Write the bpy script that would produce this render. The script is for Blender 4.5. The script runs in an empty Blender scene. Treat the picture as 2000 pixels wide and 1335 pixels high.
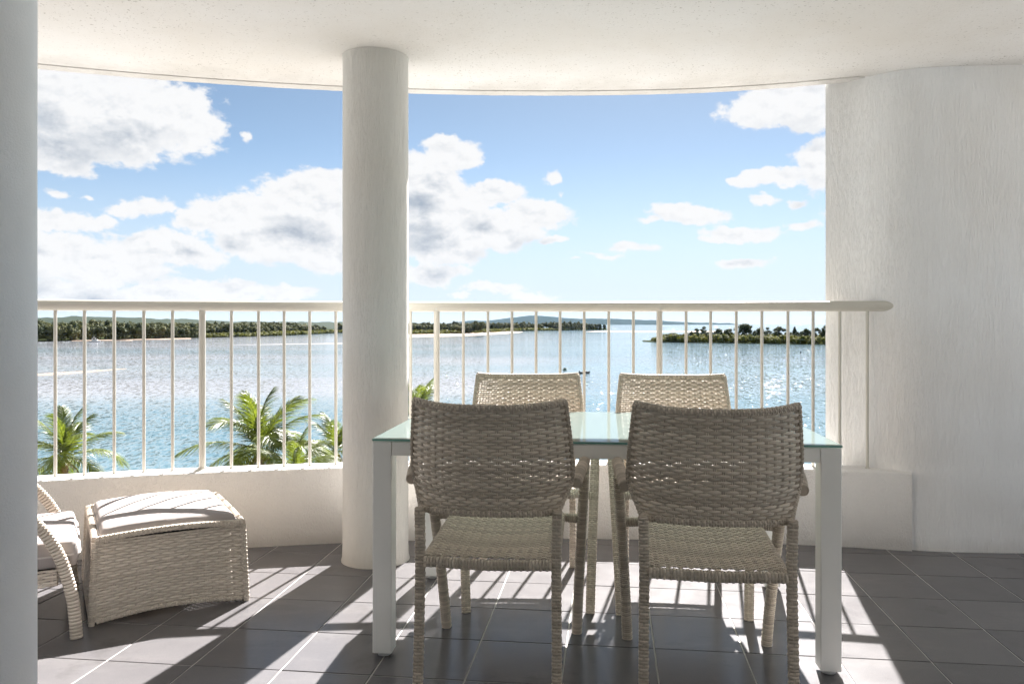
import bpy, bmesh, math, random
import numpy as np
from mathutils import Vector, Matrix, noise as mnoise
random.seed(7); rng = np.random.default_rng(7)
R = math.radians
sc = bpy.context.scene
COL = sc.collection
PI = math.pi

# ------------------------------------------------------------------ camera, sky, sun, exposure
HC, F = 1.11, 1570.0                       # eye height above the tiles, focal length in photo pixels
cam_d = bpy.data.cameras.new('camera'); cam = bpy.data.objects.new('camera', cam_d); COL.objects.link(cam)
cam.location = (0, 0, HC); cam.rotation_euler = (PI/2, 0, 0)
cam_d.sensor_width = 36; cam_d.lens = 36*F/2000; cam_d.shift_y = -0.01775
cam_d.clip_start = 0.05; cam_d.clip_end = 90000
sc.camera = cam
SUN_EL, SUN_AZ = 42.5, 14.3                # azimuth measured clockwise from +Y
sd = bpy.data.lights.new('sun', 'SUN'); sd.energy = 5.0; sd.angle = R(0.53); sd.color = (1.0, 0.965, 0.93)
so = bpy.data.objects.new('sun', sd); COL.objects.link(so); so.location = (0, 0, 30)
S = Vector((math.sin(R(SUN_AZ))*math.cos(R(SUN_EL)), math.cos(R(SUN_AZ))*math.cos(R(SUN_EL)), math.sin(R(SUN_EL))))
so.rotation_euler = S.to_track_quat('Z', 'Y').to_euler()
sc.view_settings.view_transform = 'Standard'; sc.view_settings.look = 'None'
sc.view_settings.exposure = 2.4; sc.view_settings.gamma = 1.0
sc.view_settings.use_curve_mapping = False
sc.render.engine = 'CYCLES'
cy = sc.cycles
cy.use_denoising = True; cy.max_bounces = 10; cy.diffuse_bounces = 6; cy.glossy_bounces = 4
cy.transmission_bounces = 6; cy.volume_bounces = 0; cy.sample_clamp_indirect = 6
cy.caustics_reflective = False; cy.caustics_refractive = False

class NT:
    """small helper to write node trees"""
    def __init__(s, nt): s.nt = nt; s.n = nt.nodes; s.l = nt.links
    def new(s, t, **kw):
        n = s.n.new(t)
        for k, v in kw.items():
            if k == 'ins':
                for kk, vv in v.items():
                    sock = n.inputs[kk]
                    if isinstance(vv, bpy.types.NodeSocket): s.l.new(vv, sock)
                    else: sock.default_value = vv
            else: setattr(n, k, v)
        return n
    def math(s, op, a, b=None, clamp=False):
        n = s.new('ShaderNodeMath', operation=op, use_clamp=clamp)
        for i, v in enumerate((a, b)):
            if v is None: continue
            if isinstance(v, bpy.types.NodeSocket): s.l.new(v, n.inputs[i])
            else: n.inputs[i].default_value = v
        return n.outputs[0]
    def noise(s, vec, scale, detail=4, rough=.55, dim='3D', **kw):
        n = s.new('ShaderNodeTexNoise', noise_dimensions=dim)
        if vec is not None: s.l.new(vec, n.inputs['Vector'])
        n.inputs['Scale'].default_value = scale; n.inputs['Detail'].default_value = detail
        n.inputs['Roughness'].default_value = rough
        return n.outputs['Fac']
    def maprange(s, v, a, b, c=0, d=1, smooth=False):
        n = s.new('ShaderNodeMapRange', clamp=True)
        if smooth: n.interpolation_type = 'SMOOTHSTEP'
        s.l.new(v, n.inputs[0])
        for i, x in zip((1, 2, 3, 4), (a, b, c, d)): n.inputs[i].default_value = x
        return n.outputs[0]
    def mix(s, f, a, b, mode='MIX'):
        n = s.new('ShaderNodeMix', data_type='RGBA', blend_type=mode)
        for i, v in ((0, f), (6, a), (7, b)):
            if isinstance(v, bpy.types.NodeSocket): s.l.new(v, n.inputs[i])
            else: n.inputs[i].default_value = v if i == 0 or len(v) == 4 else (*v, 1)
        return n.outputs[2]
    def mapping(s, vec, loc=(0, 0, 0), rot=(0, 0, 0), scale=(1, 1, 1), typ='POINT'):
        n = s.new('ShaderNodeMapping', vector_type=typ)
        s.l.new(vec, n.inputs['Vector'])
        n.inputs['Location'].default_value = loc; n.inputs['Rotation'].default_value = rot
        n.inputs['Scale'].default_value = scale
        return n.outputs[0]

# ---- world: Nishita sky with cumulus clouds set by compass direction and height
CLOUDS = [  # photo x, y, half width, half height, strength
 (200,225,190,85,1.15),(90,165,140,75,1.1),(320,215,110,60,.95),(110,290,110,42,1),(405,245,48,34,.75),(478,262,20,14,.62),
 (115,375,34,13,.62),(165,385,16,8,.55),(280,408,72,22,.8),(200,440,40,20,.7),(105,432,70,24,.9),(90,500,90,50,1),(320,492,115,36,1),
 (215,520,130,40,1),(130,572,120,28,1),(430,566,120,22,.95),(560,572,70,18,.85),(300,575,120,22,.9),
 (470,415,95,38,1.05),(600,395,110,60,1.15),(560,470,150,45,1.15),(395,432,60,32,.95),(650,500,70,34,1.1),(640,350,60,24,.8),(640,520,45,14,.8),
 (880,300,62,38,1),(830,340,80,50,1.15),(850,410,100,70,1.2),(960,380,75,34,1),(1045,418,78,32,1.05),(870,480,90,44,1.1),(970,450,95,42,1.1),
 (845,535,72,22,.95),(1070,466,34,9,.75),(1080,345,24,26,.75),(1095,380,16,14,.6),(740,430,90,70,1.2),(735,520,70,30,1.0),
 (970,562,80,13,.75),(1040,577,66,12,.8),(905,573,40,9,.65),
 (1560,205,130,48,1.15),(1480,235,40,20,.7),(1610,320,60,48,1.1),(1515,346,85,20,.9),(1430,350,28,11,.7),(1492,388,42,13,.72),(1560,395,30,12,.6),
 (1345,422,90,20,.92),(1270,432,35,11,.7),(1450,455,82,20,.95),(1400,467,50,12,.8),(1570,437,38,14,.8),(1235,484,62,11,.72),(1150,494,60,8,.62),(1120,508,26,6,.65),
 (1180,500,50,7,.62),(1455,516,62,13,.85),(1720,420,90,40,1),(1760,250,120,60,1.1)]
def make_world():
    w = bpy.data.worlds.new('World'); sc.world = w; w.use_nodes = True
    g = NT(w.node_tree); bg = g.n['Background']; bg.inputs[1].default_value = 0.05
    sky = g.new('ShaderNodeTexSky', sky_type='NISHITA', sun_disc=False, sun_elevation=R(SUN_EL), sun_rotation=R(SUN_AZ),
                air_density=.35, dust_density=.15, ozone_density=1.5)
    tc = g.new('ShaderNodeTexCoord').outputs['Generated']
    sep = g.new('ShaderNodeSeparateXYZ', ins={0: tc})
    az = g.math('ARCTAN2', sep.outputs[0], sep.outputs[1]); el = g.math('ARCSINE', sep.outputs[2])
    uv = g.new('ShaderNodeCombineXYZ', ins={0: az, 1: el}).outputs[0]
    wn = g.new('ShaderNodeTexNoise', ins={'Vector': uv, 'Scale': 16.0, 'Detail': 6.0, 'Roughness': .62})
    off = g.new('ShaderNodeVectorMath', operation='SUBTRACT', ins={0: wn.outputs['Color'], 1: (.5, .5, .5)})
    off = g.new('ShaderNodeVectorMath', operation='MULTIPLY', ins={0: off.outputs[0], 1: (.055, .036, 0)})
    uvd = g.new('ShaderNodeVectorMath', operation='ADD', ins={0: uv, 1: off.outputs[0]}).outputs[0]
    def field(vec):
        acc = None
        for px, py, rx, ry, st in CLOUDS:
            a = math.atan((px-1000)/F); e = math.atan((632-py)/F*math.cos(a))
            m = g.mapping(vec, (a, e, 0), (0, 0, 0), (rx*1.5/F, ry*1.5/F, 1), 'TEXTURE')
            gr = g.new('ShaderNodeTexGradient', gradient_type='SPHERICAL', ins={0: m}).outputs['Fac']
            v = g.math('MULTIPLY', gr, st)
            acc = v if acc is None else g.math('MAXIMUM', acc, v)
        return acc
    f0 = field(uvd)
    # the same weather goes on outside the part of the sky that the photograph shows
    sky_p = g.mapping(uv, (3.1, 1.7, 0), (0, 0, 0), (1.0, 1.9, 1))
    big = g.noise(sky_p, 2.6, 3, .5)
    out = g.math('MAXIMUM', g.maprange(g.math('ABSOLUTE', az), .56, .70), g.maprange(el, .40, .50))
    f1 = g.math('MULTIPLY', g.maprange(big, .42, .72), out)
    f = g.math('MAXIMUM', f0, f1)
    det = g.noise(g.mapping(uv, (0, 0, 0), (0, 0, 0), (1, 1.5, 1)), 26, 11, .64)
    dens = g.math('ADD', f, g.math('MULTIPLY', g.math('SUBTRACT', det, .5), 1.02))
    alpha = g.maprange(dens, .29, .49, 0, 1, True)
    alpha = g.math('MULTIPLY', alpha, g.maprange(el, .0, .02))
    # a cloud is grey where much of it lies between us and the sun, which stands above and to the right
    upv = g.new('ShaderNodeVectorMath', operation='ADD', ins={0: uvd, 1: (.012, .036, 0)}).outputs[0]
    fup = g.math('MAXIMUM', field(upv), f1)
    det2 = g.noise(g.mapping(uv, (4, 1, 0), (0, 0, 0), (1, 1.9, 1)), 15, 7, .6)
    sh = g.math('ADD', fup, g.math('MULTIPLY', g.math('SUBTRACT', det2, .5), 1.1))
    dn = g.noise(g.mapping(uv, (.004, .010, 0), (0, 0, 0), (1, 1.5, 1)), 26, 11, .64)
    relief = g.math('MULTIPLY', g.math('SUBTRACT', dn, det), 1.5)
    grey = g.math('ADD', g.maprange(sh, .52, 1.2, 0, .74, True), relief, True)
    grey = g.math('MULTIPLY', grey, g.maprange(dens, .38, .75, .25, 1, True))
    ccol = g.mix(grey, (3.62, 3.64, 3.66), (1.5, 1.75, 2.1))
    # mild colour trim of the clear air towards a deeper blue
    clear = g.mix(1.0, sky.outputs[0], (.86, .825, .66), 'MULTIPLY')
    # thin veil near the horizon
    veil = g.maprange(el, .0, .22, .92, 0, True)
    clear = g.mix(veil, clear, (2.6, 2.86, 3.02))
    fin = g.mix(alpha, clear, ccol)
    g.l.new(fin, bg.inputs[0])
make_world()

# ------------------------------------------------------------------ materials
MATS = {}
def principled(name, color=(.5, .5, .5), rough=.5, **kw):
    m = bpy.data.materials.new(name); m.use_nodes = True
    g = NT(m.node_tree); b = g.n['Principled BSDF']
    b.inputs['Base Color'].default_value = (*color, 1); b.inputs['Roughness'].default_value = rough
    for k, v in kw.items(): b.inputs[k.replace('_', ' ')].default_value = v
    MATS[name] = m
    return m, g, b
def bump(g, b, h, strength=.3, dist=.005, prev=None):
    n = g.new('ShaderNodeBump', ins={'Strength': strength, 'Distance': dist, 'Height': h})
    if prev is not None: g.l.new(prev, n.inputs['Normal'])
    g.l.new(n.outputs[0], b.inputs['Normal']); return n.outputs[0]
def stucco(name, color, vscale=7, streak=(1, 1, .11), strength=.5, dist=.004, warm=(.79, .77, .745)):
    m, g, b = principled(name, color, .85)
    b.inputs['Specular IOR Level'].default_value = .25
    oc = g.new('ShaderNodeTexCoord').outputs['Object']
    big = g.noise(oc, 1.3, 3)
    sv = g.mapping(oc, scale=streak)
    stain = g.maprange(g.noise(g.mapping(oc, scale=(1, 1, .5)), 2.3, 6, .7), .56, .74)
    sz = g.new('ShaderNodeSeparateXYZ', ins={0: oc}).outputs[2]
    low = g.maprange(g.math('ADD', sz, g.math('MULTIPLY', g.noise(oc, 9, 4), .12)), .05, .13, 1, 0)
    tone = g.noise(sv, 9, 4)
    c = g.mix(g.maprange(big, .35, .7), color, warm)
    c = g.mix(g.math('MULTIPLY', g.maprange(tone, .45, .8), .22), c, tuple(x*.82 for x in color))
    c = g.mix(g.math('MULTIPLY', stain, .16), c, (.52, .46, .40))
    c = g.mix(g.math('MULTIPLY', low, .28), c, (.42, .38, .33))
    g.l.new(c, b.inputs['Base Color'])
    n1 = g.noise(sv, 170, 4, .6); n2 = g.noise(sv, 75, 3, .5)
    n3 = g.maprange(n1, .46, .62, 0, 1, True)
    hh = g.math('ADD', g.math('MULTIPLY', n3, .8), g.math('MULTIPLY', n2, .9))
    bump(g, b, hh, strength, dist)
    return m
M_wall = stucco('wall_stucco', (.86, .86, .86), strength=.5, dist=.008)
M_col = stucco('column_stucco', (.68, .67, .64), strength=.5, dist=.008, warm=(.64, .61, .56))
M_para = stucco('parapet_stucco', (.80, .77, .74), streak=(1, 1, .55), strength=.5, dist=.008)
M_nearcol = stucco('near_column_paint', (.82, .84, .87), streak=(1, 1, 1), strength=.2, dist=.004)
def mk_ceiling():
    m, g, b = principled('ceiling_render', (.80, .78, .74), .9)
    oc = g.new('ShaderNodeTexCoord').outputs['Object']
    big = g.noise(oc, .9, 5, .6)
    c = g.mix(g.maprange(big, .42, .68), (.72, .71, .70), (.66, .635, .60))
    sp = g.noise(oc, 95, 2, .5); spk = g.maprange(sp, .655, .70)
    reg = g.maprange(g.noise(oc, 1.6, 3), .35, .65, .25, 1)
    c = g.mix(g.math('MULTIPLY', g.math('MULTIPLY', spk, reg), .75), c, (.22, .20, .17))
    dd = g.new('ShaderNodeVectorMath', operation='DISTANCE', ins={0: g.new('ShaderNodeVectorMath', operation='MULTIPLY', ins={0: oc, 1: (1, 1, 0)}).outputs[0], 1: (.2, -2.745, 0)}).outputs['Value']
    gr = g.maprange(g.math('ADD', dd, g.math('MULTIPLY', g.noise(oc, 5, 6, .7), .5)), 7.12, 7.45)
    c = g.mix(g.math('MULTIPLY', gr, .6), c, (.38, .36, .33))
    g.l.new(c, b.inputs['Base Color'])
    n1 = g.noise(oc, 110, 4, .6); n2 = g.noise(oc, 45, 3)
    bump(g, b, g.math('ADD', n1, n2), .5, .006)
    return m
M_ceil = mk_ceiling()
def mk_tile():
    m, g, b = principled('porcelain_tile', (.1, .1, .1), .4)
    oc = g.new('ShaderNodeTexCoord').outputs['Object']
    gen = g.new('ShaderNodeNewGeometry').outputs['Position']
    ri = g.new('ShaderNodeObjectInfo').outputs['Random']
    cl = g.noise(gen, 6, 6, .65)
    c = g.mix(ri, (.098, .094, .099), (.122, .117, .122))
    c = g.mix(g.math('MULTIPLY', g.maprange(cl, .35, .75), .4), c, (.145, .138, .140))
    fine = g.noise(gen, 420, 2)
    c = g.mix(g.math('MULTIPLY', g.maprange(fine, .5, .7), .22), c, (.25, .23, .22))
    st = g.maprange(g.noise(gen, 3.1, 5, .7), .58, .70)
    c = g.mix(g.math('MULTIPLY', st, .45), c, (.065, .062, .062))
    dust = g.maprange(g.noise(g.mapping(gen, scale=(1, 2.5, 1)), 1.7, 7, .75), .52, .72)
    c = g.mix(g.math('MULTIPLY', dust, .30), c, (.20, .19, .185))
    g.l.new(c, b.inputs['Base Color'])
    ro = g.maprange(g.noise(gen, 7, 5, .6), .3, .7, .17, .24)
    b.inputs['Specular IOR Level'].default_value = .30
    g.l.new(ro, b.inputs['Roughness'])
    bump(g, b, g.noise(gen, 300, 3), .10, .001)
    return m
M_tile = mk_tile()
def simple(name, color, rough=.5, var=.12, scale=20, bs=0, bscale=200, bd=.001, **kw):
    m, g, b = principled(name, color, rough, **kw)
    oc = g.new('ShaderNodeTexCoord').outputs['Object']
    n = g.noise(oc, scale, 4)
    c = g.mix(n, tuple(x*(1-var) for x in color), tuple(min(1, x*(1+var)) for x in color))
    g.l.new(c, b.inputs['Base Color'])
    if bs: bump(g, b, g.noise(oc, bscale, 3), bs, bd)
    return m
M_grout = simple('grout', (.47, .45, .43), .9, .2, 8, .3, 300)
M_rail = simple('powder_coat_cream', (.56, .535, .475), .32, .04, 6)
M_alu = simple('table_aluminium', (.83, .82, .78), .42, .05, 8, .06, 900, .0004)
M_foot = simple('foot_plastic', (.55, .55, .54), .5)
def mk_wicker(name, a, b_, sc_=30):
    m, g, b = principled(name, a, .52)
    b.inputs['Specular IOR Level'].default_value = .4
    oc = g.new('ShaderNodeTexCoord').outputs['Object']
    n = g.noise(oc, sc_, 4, .6)
    at = g.new('ShaderNodeAttribute', attribute_name='tint').outputs['Fac']
    f = g.math('ADD', g.math('MULTIPLY', n, .45), g.math('MULTIPLY', at, .75), True)
    g.l.new(g.mix(f, a, b_), b.inputs['Base Color'])
    bump(g, b, g.noise(oc, 500, 2), .15, .001)
    return m
M_wick = mk_wicker('resin_wicker', (.38, .32, .255), (.68, .59, .485))
M_wick2 = mk_wicker('resin_wicker_pale', (.47, .405, .335), (.68, .60, .51))
M_cush = simple('cushion_fabric', (.335, .30, .285), .9, .06, 60, .35, 900, .0008)
M_pipe = simple('cushion_piping', (.50, .46, .44), .9, .08, 60)
def mk_glass():
    # acid-etched safety glass: glossy on top, passes a milky light downwards
    m, g, b = principled('frosted_glass', (.205, .25, .24), .035)
    b.inputs['IOR'].default_value = 1.52
    tr = g.new('ShaderNodeBsdfTranslucent', ins={'Color': (.90, .97, .93, 1)})
    lw = g.new('ShaderNodeFresnel', ins={'IOR': 1.5}).outputs[0]
    f = g.math('MULTIPLY', g.math('SUBTRACT', 1.0, lw), .62, True)
    mx = g.new('ShaderNodeMixShader', ins={0: f, 1: b.outputs[0], 2: tr.outputs[0]})
    g.l.new(mx.outputs[0], g.n['Material Output'].inputs[0])
    return m
M_glass = mk_glass()
M_glassedge, g_, b_ = principled('glass_edge', (.16, .34, .30), .15)
M_clear, g_, b_ = principled('door_glass', (.8, .9, .88), .0, Transmission_Weight=1.0, IOR=1.45)
M_interior = simple('interior_paint', (.78, .76, .72), .8)
def mk_leaf(name, a, b_, trans=.35, rough=.45, hscale=.4):
    m = bpy.data.materials.new(name); m.use_nodes = True; g = NT(m.node_tree)
    p = g.n['Principled BSDF']; out = g.n['Material Output']
    gen = g.new('ShaderNodeNewGeometry').outputs['Position']
    at = g.new('ShaderNodeAttribute', attribute_name='tint').outputs['Fac']
    n = g.noise(gen, hscale, 3)
    f = g.math('ADD', g.math('MULTIPLY', g.math('SUBTRACT', n, .5), .7), at, True)
    c = g.mix(f, a, b_)
    g.l.new(c, p.inputs['Base Color']); p.inputs['Roughness'].default_value = rough
    if rough > .5: p.inputs['Specular IOR Level'].default_value = .05
    tr = g.new('ShaderNodeBsdfTranslucent', ins={'Color': g.mix(1.0, c, (1.5, 1.5, .7), 'MULTIPLY')})
    mx = g.new('ShaderNodeMixShader', ins={0: trans, 1: p.outputs[0], 2: tr.outputs[0]})
    g.l.new(mx.outputs[0], out.inputs[0]); return m
M_palm = mk_leaf('palm_leaf', (.032, .054, .012), (.135, .160, .026), .42, .38, 1.0)
M_palmdead = mk_leaf('dead_palm_leaf', (.10, .065, .03), (.24, .17, .085), .25, .6, 1.0)
M_palmr = simple('palm_rachis', (.30, .28, .10), .5)
M_trunk = simple('palm_trunk', (.20, .16, .12), .9, .3, 12)
M_forest = mk_leaf('forest_leaf', (.030, .042, .018), (.120, .118, .050), .12, .7, .03)
M_mang = mk_leaf('mangrove_leaf', (.055, .068, .017), (.14, .135, .036), .25, .6, .05)
M_isle = mk_leaf('island_tree_leaf', (.030, .044, .022), (.085, .098, .042), .15, .6, .06)
M_bark = simple('bark', (.12, .10, .085), .9, .3, 2)
M_sand = simple('sand', (.22, .155, .105), .9, .12, .02)
M_mudsand = simple('wet_sand', (.13, .12, .118), .6, .15, .02)
M_bounce_sand = simple('bounce_sand', (.375, .365, .345), .95, .15, .3)  # hidden ground made pale sand so that it bounces sunlight onto the ceiling
M_land = simple('land_ground', (.030, .036, .016), 1.0, .3, .01, Specular_IOR_Level=.0)
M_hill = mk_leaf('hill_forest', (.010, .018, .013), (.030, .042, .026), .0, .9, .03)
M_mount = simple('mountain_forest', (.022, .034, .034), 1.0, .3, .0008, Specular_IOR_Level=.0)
def mk_water():
    m, g, b = principled('river_water', (.05, .12, .15), .07)
    b.inputs['IOR'].default_value = 1.33
    pos = g.new('ShaderNodeNewGeometry').outputs['Position']
    # shoals and channels: pale sand showing through shallow water
    sv = g.mapping(pos, (60, 20, 0), (0, 0, .12), (.0022, .0105, 0))
    sh = g.noise(sv, 1.0, 5, .5)
    sep = g.new('ShaderNodeSeparateXYZ', ins={0: pos})
    near = g.maprange(sep.outputs[1], 130, 185, 0, 1, True)
    westness = g.maprange(g.math('DIVIDE', sep.outputs[0], sep.outputs[1]), -.05, .12, 1, .30, True)
    far = g.maprange(sep.outputs[1], 900, 1500, 1, .2)
    s = g.math('MULTIPLY', g.math('MULTIPLY', near, westness), far)
    s = g.math('MULTIPLY', s, g.maprange(sh, .36, .60, .25, 1, True))
    c = g.mix(g.maprange(g.noise(sv, .6, 3), .35, .65), (.058, .106, .132), (.078, .132, .155))
    c = g.mix(g.math('MULTIPLY', s, .85), c, (.205, .202, .220))
    g.l.new(c, b.inputs['Base Color'])
    # wavelets: the surface normal leans with three sizes of ripple (mean slopes of a light breeze)
    def lean(scale, amp, rz, steep=0.0):
        v = g.mapping(pos, (3, 7, 0), (0, 0, R(rz)), scale)
        n = g.new('ShaderNodeTexNoise', ins={'Vector': v, 'Scale': 1.0, 'Detail': 2.0, 'Roughness': .6})
        d = g.new('ShaderNodeVectorMath', operation='SUBTRACT', ins={0: n.outputs['Color'], 1: (.5, .5, .5)})
        ln = g.new('ShaderNodeVectorMath', operation='LENGTH', ins={0: d.outputs[0]}).outputs['Value']
        k = g.math('MULTIPLY', g.math('ADD', g.math('MULTIPLY', g.math('POWER', ln, 2.0), steep), 1.0), amp)
        d = g.new('ShaderNodeVectorMath', operation='MULTIPLY', ins={0: d.outputs[0], 1: (1, 1, 0)})
        return g.new('ShaderNodeVectorMath', operation='SCALE', ins={0: d.outputs[0], 'Scale': k}).outputs[0]
    def vadd(a, b_): return g.new('ShaderNodeVectorMath', operation='ADD', ins={0: a, 1: b_}).outputs[0]
    gust = g.maprange(g.noise(g.mapping(pos, (0, 0, 0), (0, 0, .1), (.004, .017, 1)), 1, 5), .38, .62, .45, 1.15)
    L = vadd(vadd(lean((1.5, .50, 1), .40, 6, 62.0), lean((.38, .12, 1), .09, -15)), lean((.09, .03, 1), .05, 8))
    L = g.new('ShaderNodeVectorMath', operation='SCALE', ins={0: L, 'Scale': gust}).outputs[0]
    nrm = g.new('ShaderNodeVectorMath', operation='NORMALIZE', ins={0: vadd(L, (0, 0, 1))}).outputs[0]
    g.l.new(nrm, b.inputs['Normal'])
    return m
M_water = mk_water()
M_white = simple('boat_white', (.78, .78, .76), .35)
M_hull = simple('boat_grey_green', (.16, .24, .22), .4)
M_dark = simple('dark_rubber', (.03, .03, .032), .5)
M_win, g_, b_ = principled('boat_window', (.03, .04, .05), .08)

# ------------------------------------------------------------------ object helpers
def setp(o, label=None, cat=None, group=None, kind=None):
    if label: o['label'] = label
    if cat: o['category'] = cat
    if group: o['group'] = group
    if kind: o['kind'] = kind
    return o
def link(name, me, mat=None, parent=None, loc=None):
    o = bpy.data.objects.new(name, me); COL.objects.link(o)
    if mat is not None and len(me.materials) == 0: me.materials.append(mat)
    if parent is not None: o.parent = parent
    if loc is not None: o.location = loc
    return o
def empty(name, loc=(0, 0, 0), rz=0):
    o = bpy.data.objects.new(name, None); COL.objects.link(o); o.location = loc; o.rotation_euler = (0, 0, rz)
    o.empty_display_size = .1; return o
class MB:
    def __init__(s): s.v = []; s.f = []; s.t = []; s.n = 0
    def add(s, v, f, tint=.5):
        v = np.asarray(v, float).reshape(-1, 3); f = np.asarray(f, int)
        s.v.append(v); s.f.append(f+s.n); s.n += len(v)
        s.t.append(np.full(len(v), tint) if np.isscalar(tint) else np.asarray(tint, float))
    def box(s, x0, x1, y0, y1, z0, z1, bev=0, rz=0, at=(0, 0, 0)):
        if bev:
            zs = [z0, z0+bev, z1-bev, z1]; ins = [bev, 0, 0, bev]; rings = []
            for z, i in zip(zs, ins):
                a, b2, c, d = x0+i, x1-i, y0+i, y1-i; e = bev
                rings.append([(a+e, c, z), (b2-e, c, z), (b2, c+e, z), (b2, d-e, z), (b2-e, d, z), (a+e, d, z), (a, d-e, z), (a, c+e, z)])
            v = np.array(rings).reshape(-1, 3); q = []
            for k in range(3):
                for j in range(8): q.append((k*8+j, k*8+(j+1) % 8, (k+1)*8+(j+1) % 8, (k+1)*8+j))
            v = s._rot(v, rz, at)
            s.add(v, q); s.add(v[24:32], [(0, 1, 2, 3), (0, 3, 4, 7), (4, 5, 6, 7)]); s.add(v[0:8], [(3, 2, 1, 0), (7, 4, 3, 0), (7, 6, 5, 4)])
        else:
            v = np.array([(x, y, z) for z in (z0, z1) for x, y in ((x0, y0), (x1, y0), (x1, y1), (x0, y1))])
            s.add(s._rot(v, rz, at), [(0, 3, 2, 1), (4, 5, 6, 7), (0, 1, 5, 4), (1, 2, 6, 5), (2, 3, 7, 6), (3, 0, 4, 7)])
    def _rot(s, v, rz, at):
        c, n = math.cos(rz), math.sin(rz)
        return np.stack([v[:, 0]*c-v[:, 1]*n+at[0], v[:, 0]*n+v[:, 1]*c+at[1], v[:, 2]+at[2]], 1)
    def tube(s, pts, rad, seg=10, cap=True, tint=.5, closed=False, flat=None):
        """round tube through pts; rad scalar or list"""
        P = np.asarray(pts, float); n = len(P)
        rad = np.full(n, rad) if np.isscalar(rad) else np.asarray(rad, float)
        if closed: T = np.roll(P, -1, 0)-np.roll(P, 1, 0)
        else: T = np.gradient(P, axis=0)
        T /= np.linalg.norm(T, axis=1)[:, None]+1e-12
        up = np.array([0, 0, 1.]) if abs(T[0, 2]) < .9 else np.array([0, 1., 0])
        N = np.zeros_like(P); a = up-T[0]*up.dot(T[0]); N[0] = a/np.linalg.norm(a)
        for i in range(1, n):
            a = N[i-1]-T[i]*N[i-1].dot(T[i]); N[i] = a/np.linalg.norm(a)
        B = np.cross(T, N)
        th = np.arange(seg)*2*PI/seg
        fl = 1 if flat is None else flat
        V = P[:, None]+rad[:, None, None]*(np.cos(th)[None, :, None]*N[:, None]+fl*np.sin(th)[None, :, None]*B[:, None])
        m = n if closed else n-1
        i = np.arange(m)[:, None]; j = np.arange(seg)[None]; k = (i+1) % n; j2 = (j+1) % seg
        q = np.stack([i*seg+j, i*seg+j2, k*seg+j2, k*seg+j], -1).reshape(-1, 4)
        tt = np.repeat(tint, seg) if not np.isscalar(tint) else tint
        V = V.reshape(-1, 3); s.add(V, q, tt)
        if cap and not closed:
            for idx, rev in ((0, True), (n-1, False)):
                ring = list(range(idx*seg, idx*seg+seg)); c = P[idx]
                vv = np.vstack([V[ring], c]); t = [(a, (a+1) % seg, seg) for a in range(seg)]
                if rev: t = [(y, x, z) for x, y, z in t]
                s.add(vv, [(x, y, z, z) for x, y, z in t])
    def lathe(s, prof, seg=32, at=(0, 0, 0)):
        th = np.arange(seg)*2*PI/seg
        V = np.array([[(r*math.cos(t)+at[0], r*math.sin(t)+at[1], z+at[2]) for t in th] for r, z in prof]).reshape(-1, 3)
        q = [(k*seg+j, k*seg+(j+1) % seg, (k+1)*seg+(j+1) % seg, (k+1)*seg+j) for k in range(len(prof)-1) for j in range(seg)]
        s.add(V, q)
    def mesh(s, name, mat=None, smooth=True, angle=None):
        V = np.vstack(s.v); T = np.concatenate(s.t)
        faces = []; 
        me = bpy.data.meshes.new(name)
        quads = [f for f in s.f if f.ndim == 2 and f.shape[1] == 4]; others = [f for f in s.f if not (f.ndim == 2 and f.shape[1] == 4)]
        Q = np.vstack(quads) if quads else np.zeros((0, 4), int)
        deg = Q[:, 2] == Q[:, 3]
        q4 = Q[~deg]; q3 = Q[deg][:, :3]
        for o in others: q3 = np.vstack([q3, o]) if o.shape[1] == 3 else q3
        nl = len(q4)*4+len(q3)*3
        me.vertices.add(len(V)); me.vertices.foreach_set('co', V.astype(np.float32).ravel())
        me.loops.add(nl); me.loops.foreach_set('vertex_index', np.concatenate([q4.ravel(), q3.ravel()]).astype(np.int32))
        me.polygons.add(len(q4)+len(q3))
        st = np.concatenate([np.arange(len(q4))*4, len(q4)*4+np.arange(len(q3))*3]).astype(np.int32)
        me.polygons.foreach_set('loop_start', st)
        me.update(calc_edges=True); me.validate()
        at = me.attributes.new('tint', 'FLOAT', 'POINT'); 
        if len(me.vertices) == len(T): at.data.foreach_set('value', T.astype(np.float32))
        if smooth:
            me.shade_smooth()
            if angle: me.set_sharp_from_angle(angle=R(angle))
        else: me.shade_flat()
        if mat is not None: me.materials.append(mat)
        return me
    def obj(s, name, mat, parent=None, smooth=True, angle=None, loc=None):
        return link(name, s.mesh(name, mat, smooth, angle), None, parent, loc)
def strip(rings, closed_ring=False, closed_len=False):
    """rings: (n, m, 3) -> verts, quads"""
    A = np.asarray(rings, float); n, m = A.shape[:2]
    i = np.arange(n if closed_len else n-1)[:, None]; j = np.arange(m if closed_ring else m-1)[None]
    q = np.stack([i*m+j, i*m+(j+1) % m, ((i+1) % n)*m+(j+1) % m, ((i+1) % n)*m+j], -1).reshape(-1, 4)
    return A.reshape(-1, 3), q
def smooth_path(pts, n=40):
    P = np.asarray(pts, float); P = np.vstack([2*P[0]-P[1], P, 2*P[-1]-P[-2]]); out = []
    k = len(P)-3
    for t in np.linspace(0, k-1e-6, n):
        i = int(t); u = t-i; a, b, c, d = P[i:i+4]
        out.append(.5*((2*b)+(-a+c)*u+(2*a-5*b+4*c-d)*u*u+(-a+3*b-3*c+d)*u**3))
    return np.array(out)
def copy_tree(o, parent=None):
    c = o.copy(); COL.objects.link(c)
    if parent is not None: c.parent = parent
    for ch in list(o.children): copy_tree(ch, c)
    return c
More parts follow.
